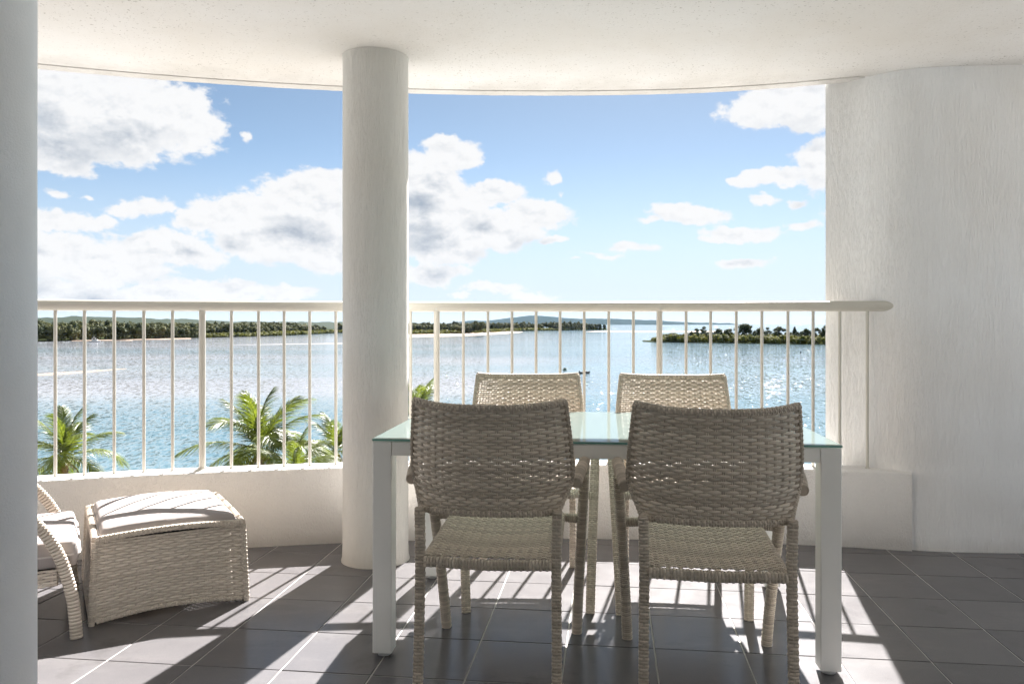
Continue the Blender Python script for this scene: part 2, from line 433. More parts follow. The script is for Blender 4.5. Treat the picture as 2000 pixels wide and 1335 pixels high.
def W(px, py, z=-14.0):
    """point on a level plane at height z that the eye sees at photo pixel (px, py)"""
    d = (HC-z)*F/(py-632.0); return np.array([(px-1000)/F*d, d, z])

# ------------------------------------------------------------------ balcony structure
CX, CYc, RI = .2, -2.745, 6.9              # centre and radius of the curved balcony front (parapet inner face)
HCEIL = 2.364; ZP = .382
def arc(x, r): return CYc+math.sqrt(max(r*r-(x-CX)**2, 0))
YB = -.75                                   # unseen front of the flat, set close behind the viewer to bounce light
# floor: grout bed + individual tiles
bed = MB()
xs = np.linspace(-4.6, 4.0, 60)
yo = [min(arc(x, 7.0), 4.14) if x < 1.3 else 4.13 for x in xs]
rings = [[(x, YB, -.0025), (x, y, -.0025), (x, y, -.22), (x, YB, -.22)] for x, y in zip(xs, yo)]
v, q = strip(rings, True); bed.add(v, q)
floor = bed.obj('floor', M_grout, smooth=False)
setp(floor, 'balcony floor of dark grey square tiles with pale grout', 'floor', kind='structure')
TH = R(-7.0); e1 = np.array([math.cos(TH), math.sin(TH)]); e2 = np.array([-math.sin(TH), math.cos(TH)])
TU, TV, U0, V0 = .30, .32, .448, 4.07
def tile_mesh(poly, name):
    """poly in local coords, convex; chamfered top"""
    n = len(poly); P = np.array(poly); c = P.mean(0)
    d = c-P; L = np.linalg.norm(d, axis=1)[:, None]; Pi = P+d/L*.0016
    V = np.vstack([np.c_[P, np.full(n, -.006)], np.c_[P, np.full(n, -.0009)], np.c_[Pi, np.zeros(n)]])
    fs = [tuple(range(2*n, 3*n))]
    for k in range(2):
        for j in range(n): fs.append((k*n+j, k*n+(j+1) % n, (k+1)*n+(j+1) % n, (k+1)*n+j))
    me = bpy.data.meshes.new(name); me.from_pydata([tuple(x) for x in V], [], fs); me.materials.append(M_tile); me.shade_flat(); me.update(); return me
GG = .0026
full = [(GG, GG), (TU-GG, GG), (TU-GG, TV-GG), (GG, TV-GG)]
me_full = tile_mesh(full, 'tile')
def clip(poly, n, c):
    out = []
    for i in range(len(poly)):
        a, b = np.array(poly[i]), np.array(poly[(i+1) % len(poly)]); da, db = a@n-c, b@n-c
        if da <= 0: out.append(tuple(a))
        if da*db < 0: out.append(tuple(a+(b-a)*da/(da-db)))
    return out
rest = []
for i in range(-22, 20):
    for j in range(-20, 4):
        o2 = e1*(U0+i*TU)+e2*(V0+j*TV); cc = o2+e1*TU/2+e2*TV/2
        if cc[0] < -4.4 or cc[0] > 3.8 or cc[1] < YB+.1: continue
        if cc[0] < 1.3:
            r = RI+.06; nx = np.array([cc[0]-CX, cc[1]-CYc]); nx /= np.linalg.norm(nx); cw = nx@np.array([CX, CYc])+r
        else: nx = np.array([0, 1.]); cw = 4.12
        nl = np.array([nx@e1, nx@e2]); cl = cw-nx@o2
        poly = clip(full, nl, cl)
        if len(poly) < 3: continue
        ar = abs(sum(poly[k][0]*poly[(k+1) % len(poly)][1]-poly[(k+1) % len(poly)][0]*poly[k][1] for k in range(len(poly))))/2
        if ar < .002: continue
        vis = cc[1] > 2.2 and abs(cc[0]/cc[1]) < .72 and cc[0]/cc[1] > -.66
        if vis:
            me = me_full if len(poly) == 4 and ar > .094 else tile_mesh(poly, 'tile')
            t = link('tile', me, None, floor, (o2[0], o2[1], random.uniform(-.0004, .0004)))
            t.rotation_euler = (random.uniform(-.0012, .0012), random.uniform(-.0012, .0012), TH)
        else: rest.append((o2, poly))
tb = bmesh.new()
for o2, poly in rest:
    vs = [tb.verts.new((*(o2+e1*p[0]+e2*p[1]), z)) for z in (-.006, -.0002) for p in poly]; n = len(poly)
    tb.faces.new(vs[n:])
    for k in range(n): tb.faces.new((vs[k], vs[(k+1) % n], vs[n+(k+1) % n], vs[n+k]))
me = bpy.data.meshes.new('tiling'); tb.to_mesh(me); tb.free()
setp(link('tiling', me, M_tile, floor), kind='stuff')

# ceiling slab with a drip groove along its curved edge
cm = MB(); rings = []
xs = np.concatenate([np.linspace(-4.6, 1.75, 240), np.linspace(1.8, 4.0, 12)])
def slab_edge(x, r):
    y = arc(min(x, 1.75), r)-(.064*((x-.8)/.856)**2 if x > .8 else 0) if x <= 1.75 else arc(1.75, r)-.064*(.95/.856)**2+(x-1.75)*.12
    return y
for x in xs:
    rg = 0.006*(mnoise.noise(Vector((x*14, 3, 1)))+.6*mnoise.noise(Vector((x*45, 7, 1))))
    def E(r, dz, k=0): return (x, slab_edge(x, r)+rg*k, HCEIL+dz)
    rings.append([E(7.175, .25, 0), E(7.175, .006, .3), E(7.169, 0, 1), E(7.092, 0, .3), E(7.090, .009), E(7.072, .009), E(7.070, 0), E(6.9, 0), (x, 3.0, HCEIL), (x, YB, HCEIL), (x, YB, HCEIL+.25)])
v, q = strip(rings, True); cm.add(v, q)
ceil = cm.obj('ceiling', M_ceil, smooth=False)
setp(ceil, 'speckled white rendered ceiling slab with curved drip edge', 'ceiling', kind='structure')

# low curved parapet
pm = MB(); rings = []
a0 = math.atan2(arc(-4.5, RI)-CYc, -4.5-CX); a1 = math.atan2(arc(1.955, RI)-CYc, 1.955-CX)
prof = [(6.9, -.01), (6.9, ZP-.012), (6.9035, ZP-.0035), (6.912, ZP), (7.04, ZP+.002), (7.047, ZP-.002), (7.05, ZP-.012), (7.05, -.22)]
for a in np.linspace(a0, a1, 260):
    w = .0018*mnoise.noise(Vector((a*90, 1, 2)))
    rings.append([(CX+(r+w)*math.cos(a), CYc+(r+w)*math.sin(a), z+(w if 1 <= k <= 5 else 0)) for k, (r, z) in enumerate(prof)])
v, q = strip(rings, True); pm.add(v, q)
n = len(prof); pm.add(rings[-1], [(0, 1, 6, 7), (1, 2, 5, 6), (2, 3, 4, 5)]); pm.add(rings[0], [(7, 6, 1, 0), (6, 5, 2, 1), (5, 4, 3, 2)])
para = pm.obj('parapet', M_para, smooth=True, angle=50)
setp(para, 'low curved off-white stucco parapet under the railing', 'parapet wall', kind='structure')

# curved white wall on the right
path = smooth_path([(1.652, 4.235), (1.76, 4.15), (1.85, 4.042), (1.95, 3.965), (2.10, 3.925), (2.4, 3.90), (2.6, 3.90), (2.9, 3.93), (3.4, 4.05), (3.9, 4.3)], 90)
outer = [(3.9, 4.62), (3.0, 4.45), (2.3, 4.42), (1.82, 4.43)]
wm = MB(); zs = [-.22] + list(np.linspace(-.01, HCEIL+.24, 54))
def ledge(z):   # smoother, very slightly prouder skirt below about 0.4 m
    return .006*max(0, min(1, (.40-z)/.01))
loop = []
for z in zs:
    ring = []
    for k, p in enumerate(path):
        t = path[min(k+1, len(path)-1)]-path[max(k-1, 0)]; nn = np.array([t[1], -t[0]])/np.linalg.norm(t)
        cut = nn*ledge(z)*(1 if k > 3 else 0); ring.append((p[0]+cut[0], p[1]+cut[1], z))
    ring += [(x, y, z) for x, y in outer]; loop.append(ring)
v, q = strip(loop, True); wm.add(v, q)
wall = wm.obj('curved_wall', M_wall, smooth=True, angle=40)
setp(wall, 'bulging white stucco wall closing the right end of the balcony', 'wall', kind='structure')

# columns
def column(name, x, y, r, mat, label, seg=72):
    m = MB()
    th = np.arange(seg)*2*PI/seg; rings = []
    for z in np.concatenate([[-.005, .004, .02], np.linspace(.08, HCEIL-.04, 40), [HCEIL-.015, HCEIL-.001]]):
        rr = r+(.006 if z < .01 else .002 if z < .03 else 0)+(.003 if z > HCEIL-.01 else 0)
        rings.append([(rr*math.cos(t)*(1+.004*mnoise.noise(Vector((math.cos(t)*2, math.sin(t)*2, z*2+x)))), rr*math.sin(t), z) for t in th])
    v, q = strip(rings, True); m.add(v, q)
    o = m.obj(name, mat, smooth=True, loc=(x, y, 0)); setp(o, label, 'column'); o['kind'] = 'thing'; return o
column('round_column', -.6445, 3.80, .1535, M_col, 'round off-white stucco column standing just inside the railing')
column('round_column', -1.372, 2.0, .165, M_nearcol, 'smooth grey-white column in shade, cut off by the left edge of the photo')

# the unseen flat behind the viewer: wall kept mostly white to bounce light, sliding doors aside
bw = MB(); bw.box(-4.6, -3.2, YB-.2, YB, -.22, HCEIL+.25); bw.box(-1.2, 4.0, YB-.2, YB, -.22, HCEIL+.25); bw.box(-3.2, -1.2, YB-.2, YB, 2.15, HCEIL+.25)
setp(bw.obj('back_wall', M_wall, smooth=False), 'white wall of the flat behind the balcony, around the sliding doors', 'wall', kind='structure')
dr = empty('sliding_door', (0, YB-.1, 0)); setp(dr, 'wide white framed glass sliding door opening onto the balcony', 'sliding door')
for x0, x1 in ((-3.2, -2.2), (-2.2, -1.2)):
    f = MB()
    for a, b2, c, d in ((x0, x0+.05, 0, 2.15), (x1-.05, x1, 0, 2.15), (x0+.05, x1-.05, 0, .07), (x0+.05, x1-.05, 2.09, 2.15)): f.box(a+.001, b2-.001, -.02, .02, c+.001, d-.001)
    fo = f.obj('door_frame', M_rail, dr, smooth=False)
    p = MB(); p.box(x0+.05, x1-.05, -.004, .004, .07, 2.09); p.obj('pane', M_clear, fo, smooth=False)
rm = MB(); y0 = YB-5
rm.box(-3.4, 3.4, y0-.1, y0, -.2, 2.6); rm.box(-3.5, -3.4, y0, YB-.2, -.2, 2.6); rm.box(3.4, 3.5, y0, YB-.2, -.2, 2.6)
rm.box(-3.4, 3.4, y0, YB-.21, 2.5, 2.6); rm.box(-3.4, 3.4, y0, YB-.21, -.2, -.01)
setp(rm.obj('living_room', M_interior, smooth=False), 'pale empty living room shell behind the sliding door', 'room', kind='structure')

# ------------------------------------------------------------------ balustrade
bal = empty('balustrade', (0, 0, 0)); setp(bal, 'cream powder-coated metal balustrade with round top rail on the parapet', 'railing')
RR, ZR = 6.98, 1.199
a1r = math.atan2(arc(1.97, RR)-CYc, 1.97-CX)
rl = MB(); rl.tube([(CX+RR*math.cos(a), CYc+RR*math.sin(a), ZR) for a in np.linspace(a0, a1r, 160)], .0265, 24)
rail = rl.obj('top_rail', M_rail, bal)
aj = math.atan2(arc(1.62, RR)-CYc, 1.62-CX)
jm = MB(); jm.tube([(CX+RR*math.cos(a), CYc+RR*math.sin(a), ZR) for a in (aj+.0006, aj-.0006)], .0269, 24, cap=True); jm.obj('rail_joint', M_rail, rail)
def rail_xy(px):
    t = (px-1000)/F; lo, hi = 2.0, 6.0
    # point of the rail circle seen at photo column px
    A = t*t+1; B = -2*(t*CX+CYc); C = CX*CX+CYc*CYc-RR*RR
    y = (-B+math.sqrt(B*B-4*A*C))/(2*A); return t*y, y
bm_ = MB(); bm_.tube([(0, 0, ZP-.002), (0, 0, ZR-.022)], .0078, 10, cap=False); bm_.tube([(0, 0, ZP), (0, 0, ZP+.004)], .012, 10)
me_bal = bm_.mesh('baluster', M_rail, angle=40)
pm_ = MB(); pm_.tube([(0, 0, ZP-.002), (0, 0, ZR-.018)], .0158, 16, cap=False)
pm_.lathe([(.001, ZP+.014), (.020, ZP+.014), (.023, ZP+.011), (.024, ZP+.006), (.040, ZP+.005), (.042, ZP)], 20)
me_post = pm_.mesh('post', M_rail, angle=40)
mc = MB(); mc.tube([(0, -.0262, 0), (0, -.0285, 0)], .004, 8); me_screw = mc.mesh('screw', M_foot)
posts = [395, 853, 1288]; bals = [108, 165, 223, 281, 337, 452, 505, 555, 605, 656, 704, 752, 802, 905, 953, 1000, 1047, 1094, 1141, 1189, 1237, 1340, 1388, 1438, 1488, 1539, 1588, 1640, 1694]
bals += [50, -10, -72, -200, -270, -345, -425]; posts += [-135]
for px in bals:
    x, y = rail_xy(px); link('baluster', me_bal, None, bal, (x, y, 0))
for px in posts:
    x, y = rail_xy(px); p = link('post', me_post, None, bal, (x, y, 0)); link('screw', me_screw, None, p, (0, 0, ZR-.012))

# ------------------------------------------------------------------ weaving
def weave(mb, surf, ns, nrows, th=.0016, amp=.0022, K=4, closed=False, cover=.9, stake_w=.0035, mask=None, stakes=True, seed=0, seg=6, jit=.25):
    """surf(u, v) -> (N,3); strands run along u over and under ns stakes, nrows rows along v"""
    rg = np.random.default_rng(seed)
    def frame(u, v):
        e = 1e-3
        P = surf(u, v); du = surf(u+e, v)-surf(u-e, v); dv_ = surf(u, v+e)-surf(u, v-e)
        N = np.cross(du, dv_); N /= np.linalg.norm(N, axis=1)[:, None]+1e-12
        lv = np.linalg.norm(dv_, axis=1)/(2*e); Tv = dv_/(np.linalg.norm(dv_, axis=1)[:, None]+1e-12)
        lu = np.linalg.norm(du, axis=1)/(2*e); Tu = du/(np.linalg.norm(du, axis=1)[:, None]+1e-12)
        return P, N, Tu, lu, Tv, lv
    m = ns*K+(0 if closed else 1)
    u = np.linspace(0, 1, m, endpoint=not closed)
    ang = np.arange(seg)*2*PI/seg
    for r in range(nrows):
        v = np.full(m, (r+.5)/nrows)
        P, N, Tu, lu, Tv, lv = frame(u, v)
        A = amp*np.cos(PI*(u*ns-.5)+PI*r) if stakes else np.zeros(m)
        if mask is not None: mk = mask(u); A = A*mk+amp*.6*(1-mk)
        hh = .5*cover*lv/nrows
        wob = (rg.random(m)-.5)*2*jit*hh*.5
        hh = hh*(1+(rg.random()-.5)*.12)
        C = P+N*A[:, None]+Tv*wob[:, None]
        ring = C[:, None]+(Tv*hh[:, None])[:, None]*np.cos(ang)[None, :, None]+(N*th)[:, None]*np.sin(ang)[None, :, None]
        vv, q = strip(ring, True, closed); mb.add(vv, q, rg.random())
    if stakes:
        n2 = max(6, nrows); v = np.linspace(.0, 1, n2)
        for s_ in range(ns):
            uu = (s_+.5)/ns
            if mask is not None and mask(np.array([uu]))[0] < .5: continue
            for off in (-.55, .55):
                P, N, Tu, lu, Tv, lv = frame(np.full(n2, uu), v)
                C = P+Tu*(stake_w*off)
                ring = C[:, None]+(Tu*stake_w*.5)[:, None]*np.cos(ang)[None, :, None]+(N*th*.9)[:, None]*np.sin(ang)[None, :, None]
                vv, q = strip(ring, True); mb.add(vv, q, rg.random()*.6)
def tube_surf(pts, rx, ry=None, sq=0.0, flip=False):
    """surface of a tube along a path: u round the tube, v along it; sq>0 squares the section"""
    P0 = np.asarray(pts, float); seg = np.linalg.norm(np.diff(P0, axis=0), axis=1); L = np.concatenate([[0], np.cumsum(seg)]); T_ = L/L[-1]
    ry = ry or rx
    d = np.gradient(P0, axis=0); d /= np.linalg.norm(d, axis=1)[:, None]
    up = np.array([1., 0, 0]) if abs(d[:, 0]).max() < .85 else np.array([0, 0, 1.])
    def f(u, v):
        v = np.clip(v, -.02, 1.02); P = np.stack([np.interp(v, T_, P0[:, k]) for k in range(3)], 1); D = np.stack([np.interp(v, T_, d[:, k]) for k in range(3)], 1)
        D /= np.linalg.norm(D, axis=1)[:, None]
        X = up-D*(D@up)[:, None]; X /= np.linalg.norm(X, axis=1)[:, None]; Y = np.cross(D, X)
        a = u*2*PI; c, s_ = np.cos(a), np.sin(a)
        if sq: k = 1/np.maximum(np.abs(c), np.abs(s_)); k = 1+(k-1)*sq; c, s_ = c*k, s_*k
        return P+X*(c*rx)[:, None]+Y*(s_*ry)[:, None]
    return f, L[-1]
def woven_tube(mb, pts, r, pitch=.0085, ns=6, sq=.6, amp=.0016, th=.0014, mask=None, seed=0, stakes=True, K=4, ry=None, core=True):
    f, L = tube_surf(pts, r, ry, sq)
    n = max(4, int(L/pitch))
    weave(mb, f, ns, n, th, amp, K, True, .94, .003, mask, stakes, seed, seg=5, jit=.05)
    if core: mb.tube(pts, (r if ry is None else min(r, ry))*.93, 8, tint=.1)

# ------------------------------------------------------------------ wicker armchair (local: sitter looks along +Y, rear legs at y=0)
def back_surf(u, v):
    s = (u-.5)*2; z = .557+v*.312
    wz = [(.0, .206), (.10, .220), (.25, .243), (.36, .245), (.60, .240), (1.0, .226)]
    w = np.interp(v, [a for a, b in wz], [b for a, b in wz])
    fw = np.interp(v, [0, .25, .45, 1.0], [.03, .115, .10, .075])
    x = s*w; y = -.045*v + fw*np.abs(s)**2.6 - .018*(1-s*s)
    zz = z + .012*np.abs(s)**3*v
    return np.stack([x, y, zz], 1)
def tube_path(*p, n=24): return smooth_path(p, n)
def make_chair(mat):
    root = empty('wicker_armchair')
    b = MB(); weave(b, back_surf, 20, 34, .0018, .0033, 6, False, 1.10, .0046, seed=1, jit=.12)
    back = b.obj('backrest', mat, root)
    # bound edge round the backrest
    e = MB(); uu = np.concatenate([np.linspace(0, 1, 40), np.ones(20), np.linspace(1, 0, 40), np.zeros(20)])
    vv = np.concatenate([np.ones(40), np.linspace(1, 0, 20), np.zeros(40), np.linspace(0, 1, 20)])
    ed = back_surf(uu, vv)
    f, L = tube_surf(np.vstack([ed, ed[:1]]), .0085, .0085)
    top = back_surf(np.linspace(0, 1, 60), np.ones(60)); woven_tube(e, top, .0082, .0075, 6, .3, seed=4)
    bot = back_surf(np.linspace(0, 1, 50), np.zeros(50)); woven_tube(e, bot, .0082, .0075, 6, .3, seed=5)
    for s_ in (0., 1.):
        sd_ = back_surf(np.full(40, s_), np.linspace(0, 1, 40)); woven_tube(e, sd_, .0068, .0070, 6, .2, seed=6)
    e.obj('back_frame', mat, root)
    for s_ in (-1, 1):
        l = MB(); woven_tube(l, tube_path((s_*.205, -.02, 0), (s_*.204, -.004, .2), (s_*.202, .004, .42), (s_*.205, .005, .565), n=14), .0125, .0095, 6, .75, seed=8+s_)
        l.obj('leg', mat, root)
        m1 = lambda u: (np.sin(u*2*PI) > -.2).astype(float)      # flat weave on the outer face, plain rings towards the sitter
        # tube_surf: u=0 at +X, u=.25 along D x X
        l = MB(); woven_tube(l, tube_path((s_*.238, .565, 0), (s_*.245, .535, .15), (s_*.256, .49, .35), (s_*.266, .44, .52), (s_*.270, .415, .60), n=26), .0165, .0078, 8, .15, amp=.0014, mask=m1, seed=12+s_)
        l.obj('leg', mat, root)
        l = MB(); woven_tube(l, tube_path((s_*.254, .105, .628), (s_*.264, .18, .650), (s_*.274, .30, .662), (s_*.272, .38, .655), (s_*.270, .418, .62), (s_*.268, .428, .575), n=30), .0170, .0070, 8, .1, stakes=False, seed=16+s_)
        l.obj('armrest', mat, root)
        l = MB(); woven_tube(l, [(s_*.190, .0, .405), (s_*.192, .25, .415), (s_*.188, .47, .438)], .0115, .009, 6, .5, seed=20+s_)
        l.obj('side_rail', mat, root)
        l = MB(); woven_tube(l, [(s_*.18, .47, .438), (s_*.215, .47, .435), (s_*.25, .475, .432)], .0145, .0075, 6, .3, stakes=False, seed=22+s_)
        l.obj('side_joint', mat, root)
    def seat_surf(u, v):
        s = (u-.5)*2; w = .188; y = .012+v*.455
        z = .418+.022*v-.016*(1-s**2)*np.sin(PI*np.clip(v, 0, 1))+.004
        return np.stack([s*w, y, z], 1)
    st = MB(); weave(st, seat_surf, 24, 38, .0019, .0030, 4, False, 1.10, .0050, seed=3, jit=.15); st.obj('seat', mat, root)
    fr = MB(); woven_tube(fr, [(-.19, .0, .408), (0, .0, .402), (.19, .0, .408)], .0135, .0095, 6, .6, seed=31)
    fr.obj('seat_rail', mat, root); fr = MB()
    woven_tube(fr, [(-.185, .470, .434), (0, .472, .430), (.185, .470, .434)], .0135, .0095, 6, .6, seed=32)
    fr.obj('seat_rail', mat, root)
    for x, y in ((-.205, -.02), (.205, -.02), (-.238, .565), (.238, .565)): ft = MB(); ft.tube([(x, y, -.0005), (x, y, .006)], .011, 8); ft.obj('glide', M_foot, root)
    return root
chair = make_chair(M_wick)
places = [(-.072, 2.36, -7.0, 'wicker armchair with its back to the viewer, beside the round column side of the table'),
          (.575, 2.25, -7.0, 'wicker armchair with its back to the viewer, on the curved wall side of the table'),
          (.072, 3.655, 179.0, 'wicker armchair across the table facing the viewer, on the round column side'),
          (.715, 3.60, 173.5, 'wicker armchair across the table facing the viewer, on the curved wall side')]
for i, (x, y, a, lab) in enumerate(places):
    o = chair if i == 0 else copy_tree(chair)
    o.location = (x, y, 0); o.rotation_euler = (0, 0, R(a)); setp(o, lab, 'chair', 'wicker armchairs round the glass table')

# ------------------------------------------------------------------ table
tab = empty('dining_table', (.330, 3.045, 0), R(-5.6)); setp(tab, 'rectangular outdoor table with frosted aqua glass top and pale metal legs', 'table')
TW, TD, TZ = .757, .445, .728
gl = MB(); gl.box(-TW, TW, -TD, TD, TZ-.008, TZ, .0012); gl.obj('glass_top', M_glass, tab, smooth=False)
ge = MB()
for a in ((-TW-.0006, -TW+.0004, -TD+.002, TD-.002), (TW-.0004, TW+.0006, -TD+.002, TD-.002), (-TW+.002, TW-.002, -TD-.0006, -TD+.0004), (-TW+.002, TW-.002, TD-.0004, TD+.0006)): ge.box(*a, TZ-.0066, TZ-.0014)
ge.obj('glass_edge', M_glassedge, tab, smooth=False)
for sx in (-1, 1):
    for sy in (-1, 1):
        l = MB(); l.box(-.032, .032, -.032, .032, .014, TZ-.010, .002, at=(sx*(TW-.034), sy*(TD-.034), 0)); lo = l.obj('leg', M_alu, tab, smooth=False)
        f = MB(); f.lathe([(.001, .016), (.014, .016), (.020, .012), (.022, .007), (.022, .001), (.018, 0), (.001, 0)], 20, (sx*(TW-.034), sy*(TD-.034), 0)); f.obj('foot', M_foot, lo)
for sy in (-1, 1):
    a = MB(); y = sy*(TD-.022); a.box(-TW+.0675, TW-.0675, y-.018, y+.018, TZ-.056, TZ-.0105, .0015); a.obj('apron', M_alu, tab, smooth=False)
for sx in (-1, 1):
    a = MB(); x = sx*(TW-.022); a.box(x-.018, x+.018, -TD+.0675, TD-.0675, TZ-.056, TZ-.0105, .0015); a.obj('apron', M_alu, tab, smooth=False)

# ------------------------------------------------------------------ ottoman
ot = empty('wicker_ottoman', (-1.544, 2.974, 0), R(30)); setp(ot, 'low wicker ottoman with a pale cushion and arched lower edge', 'ottoman')
OW, OD, OH = .53, .60, .305
def lower(t): return .012+.050*math.sin(PI*min(max(t, 0), 1))
def side(p0, p1, name_seed, bow=.0):
    p0 = np.array(p0, float); p1 = np.array(p1, float); L = np.linalg.norm(p1-p0)
    def f(u, v):
        z0 = .010+.024*np.sin(PI*np.clip(u, 0, 1)); z = z0+v*(OH-z0)
        taper = .018*(1-z/OH)
        xy = p0+(p1-p0)*u[:, None]; c = np.array([OW/2, OD/2]); xy = xy+(xy-c)/np.linalg.norm(xy-c, axis=1)[:, None]*taper[:, None]
        return np.c_[xy, z]
    m = MB(); weave(m, f, int(L/.026)//2*2, 27, .0019, .0037, 6, False, 1.06, .0048, seed=name_seed, jit=.2)
    return m, f
for k, (a, b2) in enumerate((((0, 0), (OW, 0)), ((OW, 0), (OW, OD)), ((OW, OD), (0, OD)), ((0, OD), (0, 0)))):
    m, f = side(a, b2, 40+k)
    lo_ = f(np.linspace(.03, .97, 30), np.zeros(30)); woven_tube(m, lo_, .007, .008, 6, .2, seed=50+k)
    hi = f(np.linspace(0, 1, 30), np.ones(30)); hi[:, 2] += .006+.012*np.sin(PI*np.linspace(0, 1, 30))*(1 if k % 2 == 0 else .3); woven_tube(m, hi, .0095, .008, 6, .3, seed=60+k)
    m.obj('side_panel', M_wick2, ot)
    c = MB(); woven_tube(c, f(np.zeros(20), np.linspace(-.01, 1, 20)), .0105, .008, 6, .4, seed=70+k)
    c.tube([f(np.zeros(1), np.array([-.035]))[0], f(np.zeros(1), np.array([.02]))[0]], .011, 10); c.obj('leg', M_wick2, ot)
def cushion(w, d, h, mat, name, parent, at, crown=.02, sag=0, edge=.02, puff=.006, seed=0, piping=True, bow=0):
    """stuffed pad: rounded box grid with a crown; bow raises the middle of its length"""
    n = 36; m = MB(); t = np.linspace(-1, 1, n)
    def pt(u, v, top):
        x = u*w/2; y = v*d/2; r = edge
        ex = max(0, abs(x)-(w/2-r))/r; ey = max(0, abs(y)-(d/2-r))/r; e = min(1, math.hypot(ex, ey))
        if math.hypot(ex, ey) > 1: k = 1/math.hypot(ex, ey); x = math.copysign(w/2-r+(abs(x)-(w/2-r))*k, x) if ex > 0 else x; y = math.copysign(d/2-r+(abs(y)-(d/2-r))*k, y) if ey > 0 else y
        dome = math.sqrt(max(0, 1-e*e)); cr = crown*(1-u*u)*(1-v*v)
        wr = puff*.5*mnoise.noise(Vector((u*2.4+seed, v*2.4, 1)))
        z = (h/2+(h/2*dome) + (cr+wr)*dome) if top else (h/2-h/2*dome)
        return (x, y, z+bow*(1-u*u))
    # density near edges
    tt = np.sign(t)*np.abs(t)**.7
    G = np.array([[pt(u, v, True) for v in tt] for u in tt]); v_, q = strip(G); m.add(v_, q[:, ::-1])
    G2 = np.array([[pt(u, v, False) for v in tt] for u in tt]); v2, q2 = strip(G2); m.add(v2, q2)
    o = m.obj(name, mat, parent, loc=at)
    if piping:
        P = []
        for a in np.linspace(0, 2*PI, 90, endpoint=False):
            c, s_ = math.cos(a), math.sin(a); k = 1/max(abs(c), abs(s_)); u, v = c*k, s_*k
            kk = .02/math.hypot(1, 1); x, y = u*w/2, v*d/2
            ex = max(0, abs(x)-(w/2-edge)); ey = max(0, abs(y)-(d/2-edge)); hy = math.hypot(ex, ey)
            if hy > edge: x = math.copysign(w/2-edge+ex*edge/hy, x) if ex > 0 else x; y = math.copysign(d/2-edge+ey*edge/hy, y) if ey > 0 else y
            P.append((x*1.002, y*1.002, h/2+bow*(1-u*u)))
        pp = MB(); pp.tube(P, .0035, 8, closed=True); pp.obj('piping', M_pipe, o)
    return o
cushion(OW-.035, OD-.03, .05, M_cush, 'cushion', ot, (OW/2, OD/2, OH-.012), crown=.012, edge=.028, bow=.012, seed=3)
inn = MB(); inn.box(.02, OW-.02, .02, OD-.02, OH-.03, OH-.014); inn.obj('seat_board', M_dark, ot, smooth=False)

# ------------------------------------------------------------------ lounge chair (mostly behind the near column); local +X = the way it faces
lc = empty('wicker_lounge_chair', (-1.54, 2.843, 0), R(29.5)); setp(lc, 'wicker lounge chair with curved wrapped arms and pale cushions, half hidden by the near column', 'lounge chair')
LW = .60
arm = [(0, 0, 0), (-.004, 0, .06), (-.012, 0, .14), (-.030, 0, .22), (-.055, 0, .30), (-.10, 0, .385), (-.17, 0, .465), (-.27, 0, .53), (-.40, 0, .57), (-.54, 0, .585), (-.68, 0, .575)]
hind = [(-.68, 0, .575), (-.72, 0, .45), (-.74, 0, .3), (-.76, 0, .15), (-.78, 0, 0)]
for yy in (0, LW):
    P = smooth_path([(x, yy, z) for x, _, z in arm], 60)
    m = MB(); woven_tube(m, P, .0185, .0125, 8, .35, stakes=False, amp=.0022, th=.0028, seed=81, ry=.015)
    m.obj('armrest', M_wick2, lc)
    m = MB(); woven_tube(m, smooth_path([(x, yy, z) for x, _, z in hind], 24), .0175, .0125, 8, .35, stakes=False, amp=.0022, th=.0028, seed=82)
    m.obj('leg', M_wick2, lc)
    # woven side panel under the arm, set back from the front curve
def rot_surf(p0, p1, z0, z1):
    p0 = np.array(p0, float); p1 = np.array(p1, float)
    return lambda u, v: np.c_[p0+(p1-p0)*u[:, None], z0+(z1-z0)*v]
for a, b2 in (((-.06, .03), (-.06, LW-.03)), ((-.06, .03), (-.72, .03)), ((-.06, LW-.03), (-.72, LW-.03))):
    m = MB(); weave(m, rot_surf(a, b2, .185, .245), 20, 6, .0018, .0028, 5, False, .96, .004, seed=86); m.obj('seat_rail', M_wick2, lc)
m = MB(); m.box(-.73, -.07, .035, LW-.035, .225, .243); m.obj('seat_board', M_dark, lc, smooth=False)
def lback(u, v): return np.stack([-.66-.16*v, .03+u*(LW-.06), .30+v*.42], 1)
m = MB(); weave(m, lback, 22, 38, .0018, .003, 5, False, .96, .004, seed=88); m.obj('backrest', M_wick2, lc)
cushion(.66, LW-.055, .095, M_cush, 'seat_cushion', lc, (-.330+.012, LW/2, .243), crown=.012, edge=.022, seed=5)
bc = cushion(.12, LW-.07, .40, M_cush, 'back_cushion', lc, (-.60, LW/2, .345), crown=.0, edge=.04, seed=6, piping=False); bc.rotation_euler = (0, R(-18), 0)

